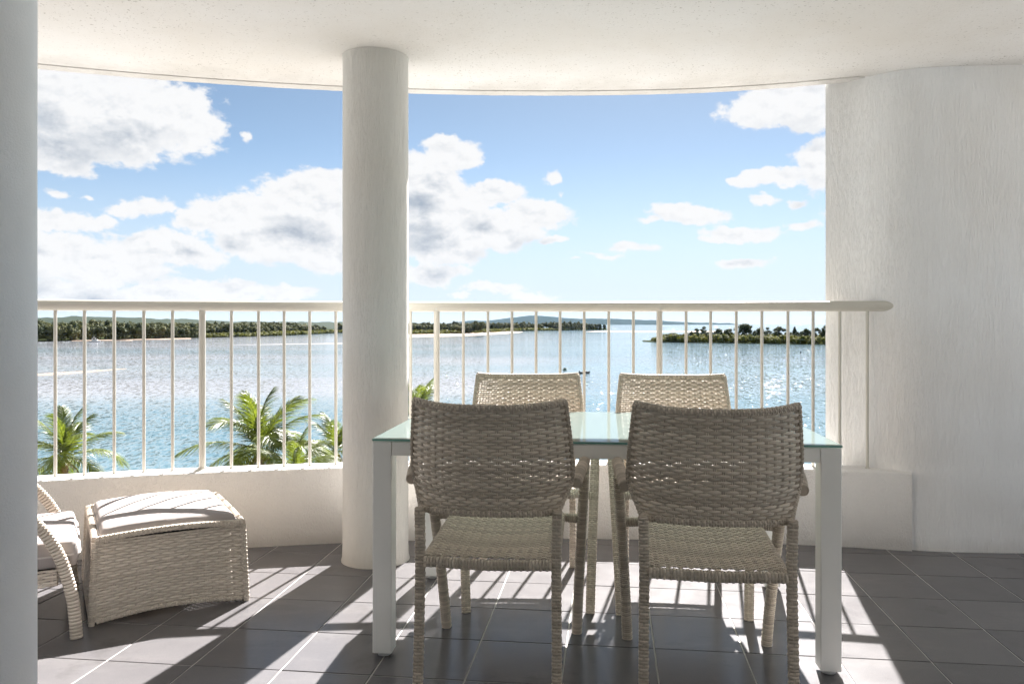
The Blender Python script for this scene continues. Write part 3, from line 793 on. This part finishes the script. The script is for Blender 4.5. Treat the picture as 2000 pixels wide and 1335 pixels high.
# ------------------------------------------------------------------ palms
def frond_mesh(seed, L=2.7, droop=1.0):
    rg = random.Random(seed); m = MB(); n = 26; P = []
    x = z = 0; ang = 0
    pts = []
    for i in range(n+1):
        t = i/n; pts.append((x, 0, z)); a = -droop*(t**1.6)*1.35; x += math.cos(a)*L/n; z += math.sin(a)*L/n
    pts = np.array(pts); m.tube(pts, np.linspace(.022, .004, n+1), 5, tint=.95)
    T = np.gradient(pts, axis=0); T /= np.linalg.norm(T, axis=1)[:, None]
    V = []; Fc = []; tn = []; k = 0
    nl = 104
    for i in range(nl):
        t = .10+.89*i/nl; p = np.array([np.interp(t*n, range(n+1), pts[:, c]) for c in range(3)]); d = np.array([np.interp(t*n, range(n+1), T[:, c]) for c in range(3)])
        up = np.cross(d, np.array([0, 1, 0])); up = up if up[2] > 0 else -up
        ln = L*.27*(math.sin(PI*min(1, t*.86+.12))**.7)*rg.uniform(.85, 1.1)
        for s_ in (-1, 1):
            fwd = .55+.55*t+rg.uniform(-.08, .08)
            dirv = d*fwd+np.array([0, s_, 0])*1.0+up*rg.uniform(.15, .40); dirv /= np.linalg.norm(dirv)
            dr_ = rg.uniform(.25, .75)+.25*t; wdt = .0135
            side_ = np.cross(dirv, up); side_ /= np.linalg.norm(side_)+1e-9
            side_ = side_*.8+up*rg.uniform(-.5, .5)
            q0 = p; pr = []
            for j, (tt, ww) in enumerate(((0, .6), (.35, 1), (.7, .75), (1, .06))):
                c = p+dirv*ln*tt+np.array([0, 0, -1])*ln*dr_*tt*tt
                pr += [c-side_*wdt*ww, c+side_*wdt*ww]
            V += pr; Fc += [(k, k+1, k+3, k+2), (k+2, k+3, k+5, k+4), (k+4, k+5, k+7, k+6)]; tn += [rg.uniform(.25, .85)]*8; k += 8
    m.add(V, Fc, tn)
    return m.mesh('frond', M_palm, smooth=False)
def dead_frond():
    me = frond_mesh(9, 2.2, 1.9); me.materials[0] = M_palmdead; return me
FD = dead_frond()
FR = [frond_mesh(s_, L=l, droop=d) for s_, l, d in ((1, 2.6, .75), (2, 2.8, 1.05), (3, 2.4, .55), (4, 2.7, 1.35))]
def palm(px, py, dist, size, seed, label, nf=20, elev0=None, zt=None):
    rg = random.Random(seed); x = (px-1000)/F*dist; zc = HC-(py-632)/F*dist
    o = empty('coconut_palm', (x, dist, -13.9)); setp(o, label, 'palm tree', 'coconut palms below the balcony')
    h = zc+13.9; m = MB(); n = 30
    P = [(.25*math.sin(t*2.5)*(1-t), .2*(1-t), h*t) for t in np.linspace(0, 1, n)]; P = np.array(P); P[:, :2] -= P[-1, :2]
    m.tube(P, [.14-.05*t+.006*(i % 2) for i, t in enumerate(np.linspace(0, 1, n))], 10); m.obj('trunk', M_trunk, o)
    for i in range(nf):
        t = i/(nf-1); az = i*2.399+rg.uniform(-.2, .2); el_ = R(86-t*104+rg.uniform(-8, 8))
        me = FR[2] if t < .2 else FR[rg.choice([0, 1])] if t < .6 else FR[rg.choice([1, 3])]
        f = link('frond', me, None, o, (0, 0, h))
        M = Matrix.Translation((0, 0, h)) @ Matrix.Rotation(az, 4, 'Z') @ Matrix.Rotation(-el_, 4, 'Y') @ Matrix.Rotation(rg.uniform(-.35, .35), 4, 'X') @ Matrix.Scale(size*rg.uniform(.88, 1.08), 4)
        f.matrix_local = M
    for i in range(3):
        f = link('dead_frond', FD, None, o); f.matrix_local = Matrix.Translation((0, 0, h-.15)) @ Matrix.Rotation(i*2.1+seed, 4, 'Z') @ Matrix.Rotation(R(28+8*i), 4, 'Y') @ Matrix.Scale(size*.8, 4)
    for i in range(5):
        a = i*1.3; m2 = MB(); m2.lathe([(.001, -.13), (.06, -.11), (.10, -.02), (.10, .04), (.05, .12), (.001, .14)], 10, (.17*math.cos(a), .17*math.sin(a), h-.28)); m2.obj('coconut', M_palmr, o)
    return o
palm(128, 893, 38, 1.12, 11, 'leftmost coconut palm, its whole crown framed between the near column and open water', 18)
palm(508, 878, 36, 1.34, 23, 'largest coconut palm, rising in front of the water beside the round column', 22)
palm(655, 880, 41, .95, 37, 'coconut palm partly hidden by the left side of the round column', 18)
palm(814, 818, 40, .92, 41, 'coconut palm mostly behind the round column, one frond showing on its right', 14)
palm(580, 925, 33, .85, 53, 'short coconut palm low behind the parapet between two taller palms', 14)

# ------------------------------------------------------------------ land, river, sea
def sheet(name, poly, z, mat, label=None, cat=None, kind='structure', skirt=2.5):
    bm = bmesh.new(); vs = [bm.verts.new((p[0], p[1], z)) for p in poly]; f = bm.faces.new(vs)
    if f.normal.z < 0: f.normal_flip()
    c = np.mean([(p[0], p[1]) for p in poly], 0)
    r = bmesh.ops.extrude_edge_only(bm, edges=list(bm.edges))
    for v_ in [e for e in r['geom'] if isinstance(e, bmesh.types.BMVert)]:
        dx = np.array([v_.co.x, v_.co.y])-c; L_ = np.linalg.norm(dx); v_.co.x += dx[0]/L_*skirt; v_.co.y += dx[1]/L_*skirt; v_.co.z -= 1.2
    bmesh.ops.triangulate(bm, faces=[f_ for f_ in bm.faces if len(f_.verts) > 4])
    me = bpy.data.meshes.new(name); bm.to_mesh(me); bm.free(); o = link(name, me, mat)
    setp(o, label, cat, kind=kind); return o
WZ = -14.0
wv = MB(); ys = [-300, 60, 400, 1500, 6000, 25000]; xs_ = [-25000, -6000, -1500, -300, 300, 1500, 6000, 25000]
G = [[(x, y, WZ) for x in xs_] for y in ys]; v, q = strip(G); wv.add(v, q[:, ::-1])
setp(wv.obj('water', M_water, smooth=False), 'broad blue river mouth and sea with sunlit ripples', 'water', kind='structure')
sheet('ground', [(-70, -40), (70, -40), (70, 45), (30, 55), (-20, 58), (-70, 52)], -13.6, M_bounce_sand, 'mostly hidden ground at the foot of the building, made pale sand to bounce light up', 'ground', skirt=6)
def wavy(pts, n, amp, seed, scale=.02):
    P = smooth_path([(p[0], p[1], 0) for p in pts], n)
    return [(p[0]+amp*mnoise.noise(Vector((p[0]*scale, seed, 0))), p[1]+amp*mnoise.noise(Vector((p[0]*scale, seed+9, 3)))) for p in P]
left_shore = [W(x, y)[:2] for x, y in ((-700, 676), (-250, 671), (75, 667), (180, 664.5), (280, 662.5), (395, 659.5), (470, 657.5), (560, 655), (620, 652), (668, 650), (730, 651), (800, 652.6), (850, 652.2), (900, 651.5), (960, 649), (1010, 646.5), (1100, 645), (1185, 644))]
ls = wavy(left_shore, 120, 6, 1)
back = [(W(1187, 643.6)[0]+20, 2150), (100, 3200), (-900, 4200), (-3500, 4200), (-2600, 900)]
sheet('river_bank', ls+back, -13.75, M_land, 'low wooded land across the river', 'land')
sheet('sandbank', wavy([W(x, y)[:2] for x, y in ((770, 659), (840, 657.5), (900, 656), (960, 653), (1020, 648.5), (1000, 647.2), (950, 647.8), (880, 651), (760, 654))], 60, 1.5, 3), -13.72, M_sand, 'pale sandy spit below the mangroves on the far shore', 'sandbank', skirt=4)
sheet('sandbank', wavy([W(x, y)[:2] for x, y in ((-60, 737), (70, 733.5), (160, 727), (248, 719.5), (160, 724.5), (70, 730), (-60, 733.5))], 60, .5, 5, .1), -13.95, M_sand, 'thin orange sandbar low in the river near the near column', 'sandbank', skirt=1.5)
sheet('sandbank', wavy([W(x, y)[:2] for x, y in ((1140, 647.5), (1200, 648.2), (1290, 648.5), (1420, 647.5), (1400, 646.3), (1260, 645.8), (1180, 645.6))], 50, 2, 6), -13.9, M_sand, 'flat sand spit reaching into the glare between the headland and the island', 'sandbank', skirt=6)
sheet('sandbank', wavy([W(x, y)[:2] for x, y in ((430, 674), (560, 672.5), (700, 670.5), (700, 669.5), (560, 671.3))], 40, 1, 8), -13.97, M_mudsand, 'faint submerged sand streak across the middle of the river', 'sandbank', skirt=3)
def beach_bits(spec):
    for a, b2, y in spec:
        sheet('beach', wavy([W(x, yy)[:2] for x, yy in ((a, y), ((a+b2)/2, y+.8), (b2, y-.3), ((a+b2)/2, y-1.2))], 20, 1, a), -13.68, M_sand, 'narrow pale beach at the foot of the trees near photo column %s' % ('one' if a < 200 else 'two'), 'beach', skirt=1)
sheet('beach', wavy([W(x, y)[:2] for x, y in ((140, 666.3), (185, 665.6), (250, 664.6), (250, 663.6), (140, 665))], 20, .4, 2), -13.6, M_sand, 'narrow pale beach behind the white cabin boat', 'beach', skirt=1)
sheet('beach', wavy([W(x, y)[:2] for x, y in ((225, 665), (265, 664), (360, 661.6), (360, 660.6), (225, 663.6))], 20, .4, 4), -13.6, M_sand, 'narrow pale beach to the right of the white cabin boat', 'beach', skirt=1)
isle_front = [W(x, y)[:2] for x, y in ((1256, 666.5), (1280, 668), (1330, 669), (1400, 669.8), (1470, 671), (1540, 672.3), (1617, 673), (1760, 675), (2100, 680))]
ifr = wavy(isle_front, 60, 2, 12, .05)
sheet('island', ifr+[(520, 760), (300, 760), (190, 760), (135, 730), (W(1256, 665)[0], W(1256, 665)[1])], -13.7, M_land, 'low mangrove island in front of the sea', 'island')

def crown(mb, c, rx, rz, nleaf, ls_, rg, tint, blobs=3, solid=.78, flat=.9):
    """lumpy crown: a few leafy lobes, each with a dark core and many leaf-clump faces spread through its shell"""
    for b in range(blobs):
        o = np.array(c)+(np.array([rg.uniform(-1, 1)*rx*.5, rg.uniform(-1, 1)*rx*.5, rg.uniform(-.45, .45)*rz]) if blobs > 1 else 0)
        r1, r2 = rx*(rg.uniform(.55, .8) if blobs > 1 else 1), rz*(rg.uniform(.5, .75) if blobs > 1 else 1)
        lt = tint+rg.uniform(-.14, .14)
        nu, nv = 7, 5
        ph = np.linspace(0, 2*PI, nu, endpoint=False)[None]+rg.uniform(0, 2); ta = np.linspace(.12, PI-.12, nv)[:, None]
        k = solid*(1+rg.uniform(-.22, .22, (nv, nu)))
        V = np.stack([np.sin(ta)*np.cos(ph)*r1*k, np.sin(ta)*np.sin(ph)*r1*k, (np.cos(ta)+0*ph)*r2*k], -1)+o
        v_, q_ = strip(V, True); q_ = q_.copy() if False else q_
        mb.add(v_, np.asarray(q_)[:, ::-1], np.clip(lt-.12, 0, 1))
        n = nleaf//blobs
        d = rg.normal(size=(n, 3)); d /= np.linalg.norm(d, axis=1)[:, None]; d[:, 2] = np.where(d[:, 2] < -.5, -d[:, 2], d[:, 2])
        p = o+d*np.array([r1, r1, r2])*rg.uniform(.72, 1.12, (n, 1))
        a = rg.normal(size=(n, 3)); a -= d*(a*d).sum(1)[:, None]*.6; a /= np.linalg.norm(a, axis=1)[:, None]; bb = np.cross(d, a); bb /= np.linalg.norm(bb, axis=1)[:, None]
        s1 = ls_*rg.uniform(.5, 1.2, (n, 1)); s2 = s1*rg.uniform(.45, .9, (n, 1))
        V = np.stack([p-a*s1, p-bb*s2, p+a*s1, p+bb*s2], 1).reshape(-1, 3)
        q_ = np.arange(n*4).reshape(n, 4); mb.add(V, q_, np.repeat(np.clip(lt+rg.uniform(-.2, .25, n), 0, 1), 4))
rg = np.random.default_rng(5)
L_arr = np.array(ls); seg_ = np.linalg.norm(np.diff(L_arr, axis=0), axis=1); S_ = np.concatenate([[0], np.cumsum(seg_)])
def shore_pt(s): return np.array([np.interp(s, S_, L_arr[:, 0]), np.interp(s, S_, L_arr[:, 1])])
def px_of(p): return 1000+p[0]/p[1]*F
forest = MB(); mang = MB()
s = 0
while s < S_[-1]:
    p = shore_pt(s); t_ = shore_pt(min(s+3, S_[-1]))-shore_pt(max(s-3, 0)); t_ /= np.linalg.norm(t_)+1e-9; nrm = np.array([-t_[1], t_[0]])
    if nrm@p < 0: nrm = -nrm
    px = px_of(p); dist = p[1]
    if px < -120: s += 8; continue
    ismang = px > 400 and px < 1090
    mwid = 0 if not ismang else (28 if px < 700 else 90 if px < 1000 else 40)
    step = 5.5*max(1, dist/900)
    if ismang:
        for k in range(4 if px < 700 else 6):
            oo = p+nrm*(2+mwid*k/5+rg.uniform(-2, 2))+t_*rg.uniform(-3, 3); hh = rg.uniform(2.6, 4.6)+.35*k
            crown(mang, (oo[0], oo[1], -13.6+hh*.45), rg.uniform(3.2, 4.8), hh*.62, 42, 1.0*max(1, dist/900), rg, rg.uniform(.3, .75), 2)
    elif px < 400:
      for _ in range(2):
        oo = p+nrm*rg.uniform(1, 5)+t_*rg.uniform(-3, 3); hh = rg.uniform(4.5, 8); crown(forest, (oo[0], oo[1], -13.6+hh*.5), rg.uniform(3.0, 4.2), hh*.55, 60, .8, rg, rg.uniform(.35, .8), 2)
    nr = 6
    for k in range(nr):
        oo = p+nrm*(mwid+5+k*9+rg.uniform(-4, 4))+t_*rg.uniform(-3, 3)
        H = rg.uniform(9.5, 13.0)+k*.9+(1.5 if px > 1000 else 0)+(2.5 if rg.random() < .05 else 0)
        if px < 300: H += 1.8
        if px > 1165: H = min(H, 12+ (1185-px)*.3)
        rx = rg.uniform(4.2, 6.5)*(.8 if px > 1000 else 1)
        if True:
            crown(forest, (oo[0], oo[1], -13.7+H*.62), rx, H*.42, 110 if k < 4 else 80, 1.0*max(1, dist/850), rg, rg.uniform(.12, .68), 3)
        if px > 1090 and k < 2: crown(mang, (oo[0], oo[1]-3, -11.4), 5.0, 2.6, 60, 1.1*dist/900, rg, rg.uniform(0, .4), 2)
        if k == 0:
            for _ in range(2):
                tp = (oo[0]+rg.uniform(-2, 2), oo[1]+rg.uniform(-2, 0)); forest.tube([(tp[0], tp[1], -13.8), (tp[0]+rg.uniform(-1, 1), tp[1], -13.8+H*.6)], .22, 4, cap=False, tint=.9)
    s += step
setp(forest.obj('forest', M_forest, smooth=False), 'dense dark eucalypt forest along the far bank', 'forest', kind='stuff')
setp(mang.obj('mangroves', M_mang, smooth=False), 'olive mangrove belt at the water edge of the far bank', 'mangroves', kind='stuff')

# island: mangrove belt as a mass, trees singly
im = MB(); I_arr = np.array(ifr)
for k in range(len(I_arr)-1):
    for _ in range(11):
        t = rg.random(); p = I_arr[k]*(1-t)+I_arr[k+1]*t; dpt = rg.uniform(.5, 45)**1.0; oo = p+np.array([.1, 1])*dpt
        px = px_of(p)
        if px > 1800 or px < 1282: continue
        hh = rg.uniform(4.0, 6.4)*(1 if px > 1300 else .6)
        crown(im, (oo[0], oo[1], -13.6+hh*.45), rg.uniform(1.8, 3.0), hh*.6, 60, .55, rg, rg.uniform(.35, .9), 2)
isc = MB()
for k in range(150):
    px = rg.uniform(1300, 1720); D = W(px, 670)[1]+rg.uniform(30, 62); hh = rg.uniform(6, 9.5)*(1 if px > 1345 else .75)
    crown(isc, ((px-1000)/F*D, D, -13.6+hh*.5), rg.uniform(2.4, 3.8), hh*.5, 90, .5, rg, rg.uniform(.0, .5), 2)
setp(isc.obj('island_scrub', M_isle, smooth=False), 'dark scrub under the taller trees of the island', 'scrub', kind='stuff')
setp(im.obj('island_mangroves', M_mang, smooth=False), 'bright olive mangrove scrub along the front of the island', 'mangroves', kind='stuff')
rk = MB()
for k in range(46):
    t = rg.random(); p = W(1256+t*34, 666.6+t*1.2); r = rg.uniform(.25, .7)
    a = rg.uniform(0, 6); V = [(p[0]+r*math.cos(a+i*1.05)*rg.uniform(.7, 1.2), p[1]+rg.uniform(0, 5)*0+r*math.sin(a+i*1.05), -13.9+(r*.8 if j else 0)) for j in range(2) for i in range(6)]
    rk.add(V, [(i, (i+1) % 6, 6+(i+1) % 6, 6+i) for i in range(6)]+[(6, 7, 8, 9), (6, 9, 10, 11)])
setp(rk.obj('rocks', M_bark, smooth=False), 'dark rocks at the pointed tip of the island', 'rocks', kind='stuff')
# px, top y, half width px, base depth offset, label
isle_trees = [
 (1293, 657, 9, 14, .9, 'rust-tinged low shrub at the very tip of the island'),
 (1313, 650, 17, 20, .4, 'rounded bushy tree nearest the tip of the island'),
 (1336, 651, 14, 26, .4, 'low spreading tree second from the tip of the island'),
 (1360, 641, 9, 50, .2, 'thin open tree left of the tall sparse pair on the island'),
 (1375, 637, 10, 52, .2, 'tall sparse tree with a tufted top near the island tip'),
 (1402, 641, 13, 56, .15, 'dark loose tree behind the mangroves, right of the tall sparse one'),
 (1422, 642, 12, 54, .2, 'dark rounded tree just left of the island gap'),
 (1436, 640, 10, 58, .2, 'slim dark tree touching the largest crown on its left'),
 (1457, 631, 20, 60, .3, 'largest dome-crowned tree in the middle of the island'),
 (1482, 640, 14, 60, .15, 'dark tree on the right shoulder of the largest dome-crowned tree'),
 (1499, 639, 9, 62, .1, 'narrow dark tree with bare twigs right of the big dome'),
 (1521, 637, 14, 62, .2, 'medium rounded tree standing alone before the conical one'),
 (1540, 648, 12, 44, .3, 'low tree filling the dip in the island treeline'),
 (1552, 639, 11, 60, .25, 'pale twiggy tree above the small conical pine'),
 (1553, 652, 5, 34, .0, 'small dark conical pine among the island mangroves'),
 (1574, 641, 13, 60, .25, 'broad mid-green tree left of the wall edge'),
 (1595, 640, 12, 62, .2, 'dark flat-topped tree second from the wall edge'),
 (1613, 635, 14, 60, .2, 'tall dark tree cut off by the edge of the curved wall'),
 (1645, 638, 15, 60, .2, 'island tree hidden behind the curved wall')]
for px, ty, hw, dep, tint, lab in isle_trees:
    base = W(px, 669.5+(px-1400)*.015); D = base[1]+dep; x = (px-1000)/F*D; top = HC-(ty-632)/F*D; h = top+13.7; w_ = hw/F*D
    o = empty('island_tree', (x, D, -13.7)); setp(o, lab, 'tree', 'trees on the island')
    m = MB(); rr = random.Random(px)
    m.tube([(0, 0, 0), (rr.uniform(-.4, .4), 0, h*.4), (rr.uniform(-.6, .6), 0, h*.8)], [.3, .22, .08], 6)
    for _ in range(5): a = rr.uniform(0, 6.3); m.tube([(0, 0, h*rr.uniform(.25, .5)), (w_*.6*math.cos(a), w_*.6*math.sin(a), h*rr.uniform(.6, .85))], [.13, .05], 5)
    m.obj('trunk', M_bark, o)
    m = MB()
    if 'pine' in lab:
        for i in range(7): t = i/6; crown(m, (0, 0, h*(.2+.75*t)), w_*(1-.8*t), h*.10, 60, .4, rg, .0, 1)
    else:
        nb = 7 if hw < 11 else 10 if hw < 15 else 16
        lowz = .30 if h < 9 else .42
        for i in range(nb):
            a = rr.uniform(0, 6.3); rad = w_*rr.uniform(.2, .62); zz = h*rr.uniform(lowz, .86); sz = w_*(.52 if nb < 8 else .46)
            zz = min(zz, h-sz*.8)
            crown(m, (rad*math.cos(a), rad*math.sin(a), zz), sz*rr.uniform(.8, 1.1), sz*rr.uniform(.6, .9), 130, .42, rg, tint+rr.uniform(-.1, .15), 2, .66)
        crown(m, (0, 0, h-w_*.32), w_*.42, w_*.34, 100, .42, rg, tint+.1, 1, .66)
    m.obj('crown', M_isle if tint < .8 else M_mang, o, smooth=False)

# wooded hills behind the far bank, and mountains across the bay
def ridge(name, prof, D, depth, mat, rough, seed, label, cat, bump_s=.02, nx=260, ny=14):
    P = np.array(prof, float); xs = np.linspace(P[0, 0], P[-1, 0], nx); tops = np.interp(xs, P[:, 0], P[:, 1]); G = []
    for k in range(ny):
        t = k/(ny-1); y = D+depth*(t-.5); row = []
        for px, ty in zip(xs, tops):
            x = (px-1000)/F*(D); top = HC-(ty-632)/F*D; z = WZ+.2+(top-WZ)*max(0, math.sin(PI*min(1, max(0, t*.98))))**.8
            z += rough*(mnoise.fractal(Vector((x*bump_s, y*bump_s, seed)), .9, 2.1, 5))*math.sin(PI*t)
            row.append((x, y, max(z, WZ-.5)))
        G.append(row)
    v, q = strip(G); m = MB(); m.add(v, q[:, ::-1], .5); o = m.obj(name, mat, smooth=True); setp(o, label, cat, kind='structure'); return o
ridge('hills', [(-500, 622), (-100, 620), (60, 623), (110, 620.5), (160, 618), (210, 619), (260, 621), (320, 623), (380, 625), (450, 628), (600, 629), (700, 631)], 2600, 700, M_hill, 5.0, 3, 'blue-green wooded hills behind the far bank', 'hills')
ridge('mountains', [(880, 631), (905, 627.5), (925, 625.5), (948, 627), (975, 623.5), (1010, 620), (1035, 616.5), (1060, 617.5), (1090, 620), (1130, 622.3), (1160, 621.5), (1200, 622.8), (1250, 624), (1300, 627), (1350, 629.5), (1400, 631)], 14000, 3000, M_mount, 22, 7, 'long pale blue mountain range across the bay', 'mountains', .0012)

# ------------------------------------------------------------------ boats and marker
def hull(m, L, B, H, sheer=.25):
    n = 14; rings = []
    for i in range(n):
        t = i/(n-1); w = B/2*(1-max(0, (t-.45)/.55)**2.2)*(.9+.1*min(1, t*4)); zk = .0+H*.55*max(0, (t-.7)/.3)**2; zt = H*(1+sheer*t*t); x = (t-.5)*L
        w = max(w, .01); rings.append([(x, -w, zt), (x, -w*.82, zk+.25*H), (x, 0, zk-.12*H), (x, w*.82, zk+.25*H), (x, w, zt), (x, w*.86, zt), (x, w*.7, H*.45+zk*.5), (x, 0, H*.38+zk*.5), (x, -w*.7, H*.45+zk*.5), (x, -w*.86, zt)])
    v, q = strip(rings, True); m.add(v, q[:, ::-1]); m.add(rings[0], [(0, 1, 2, 9), (2, 3, 4, 5), (2, 5, 6, 9), (6, 7, 8, 9)][::1])
def dinghy(px, py, L, B, rot, mat, label, canopy=False):
    p = W(px, py); o = empty('dinghy', (p[0], p[1], WZ-.05), R(rot)); setp(o, label, 'boat', 'small boats moored in the river')
    m = MB(); hull(m, L, B, .55); m.obj('hull', mat, o, smooth=True, angle=40)
    m = MB(); m.box(-L*.5-.28, -L*.5+.02, -.16, .16, .45, .95, .04); m.box(-L*.5-.2, -L*.5-.06, -.05, .05, -.3, .45); m.obj('outboard', M_dark, o, smooth=False)
    for xx in (-.22, .12): m = MB(); m.box(xx*L-.12, xx*L+.12, -B*.36, B*.36, .36, .42); m.obj('seat', M_white, o, smooth=False)
    m = MB(); m.box(.02*L, .16*L, -.35*B, .35*B, .42, .80, .03); m.obj('console', M_dark, o, smooth=False)
    return o
dinghy(1103.5, 722.5, 3.0, 1.35, 78, M_hull, 'small pale dinghy seen end on, floating just above the far left chair back')
dinghy(1142.5, 729, 3.4, 1.3, 18, M_dark, 'small dark dinghy seen side on, behind a baluster near the chair tops')
dinghy(935, 657.6, 6.5, 2.2, 5, M_hull, 'tiny dark boat pulled up at the sandy spit')
dinghy(1225, 648.2, 11, 3.5, 12, M_hull, 'tiny dark boat on the flat sand spit in the glare')
p = W(186, 667.5); cb = empty('cabin_boat', (p[0], p[1], WZ-.1), R(12)); setp(cb, 'white cabin boat moored against the dark trees of the far bank', 'boat')
m = MB(); hull(m, 8.5, 2.9, 1.1); m.obj('hull', M_white, cb, smooth=True, angle=40)
m = MB(); m.box(-2.4, 1.8, -1.1, 1.1, .8, 2.2, .15); m.obj('cabin', M_white, cb, smooth=False)
for a in ((-2.0, -.9), (-.6, .5), (.75, 1.5)):
    m = MB(); m.box(a[0], a[1], -1.115, -1.09, 1.45, 1.95); m.obj('window', M_win, cb, smooth=False)
m = MB(); m.box(-2.6, .4, -1.0, 1.0, 3.15, 3.25, .04)
for xx, yy in ((-2.4, -.9), (-2.4, .9), (.2, -.9), (.2, .9)): m.tube([(xx, yy, 2.2), (xx, yy, 3.16)], .05, 6)
m.obj('flybridge_roof', M_white, cb, smooth=False)
m = MB(); m.tube([(-.9, 0, 3.25), (-.9, 0, 5.6)], .05, 6); m.tube([(-1.4, 0, 4.3), (-.4, 0, 4.3)], .04, 6); m.obj('mast', M_white, cb)
p = W(1564, 700.5); mk = empty('channel_marker', (p[0], p[1], WZ)); setp(mk, 'thin channel marker pole with dark triangular topmark standing in the river', 'channel marker')
m = MB(); m.tube([(0, 0, -1), (0, 0, 2.7)], .07, 8); m.obj('pole', M_bark, mk)
m = MB(); m.lathe([(.001, 3.45), (.45, 2.55), (.001, 2.55)], 4); m.obj('topmark', M_dark, mk, smooth=False)

# ------------------------------------------------------------------ air
HAZE = True
if HAZE:
    hz = MB(); hz.box(-26500, 26500, -1500, 26500, WZ-1.2, 240)
    m = bpy.data.materials.new('haze'); m.use_nodes = True; g = NT(m.node_tree); g.n.remove(g.n['Principled BSDF'])
    vol = g.new('ShaderNodeVolumePrincipled', ins={'Color': (.52, .72, 1.0, 1), 'Density': .6e-5, 'Anisotropy': .2}); g.l.new(vol.outputs[0], g.n['Material Output'].inputs['Volume'])
    setp(hz.obj('haze', m, smooth=False), 'pale sea haze over the bay', 'haze', kind='stuff')
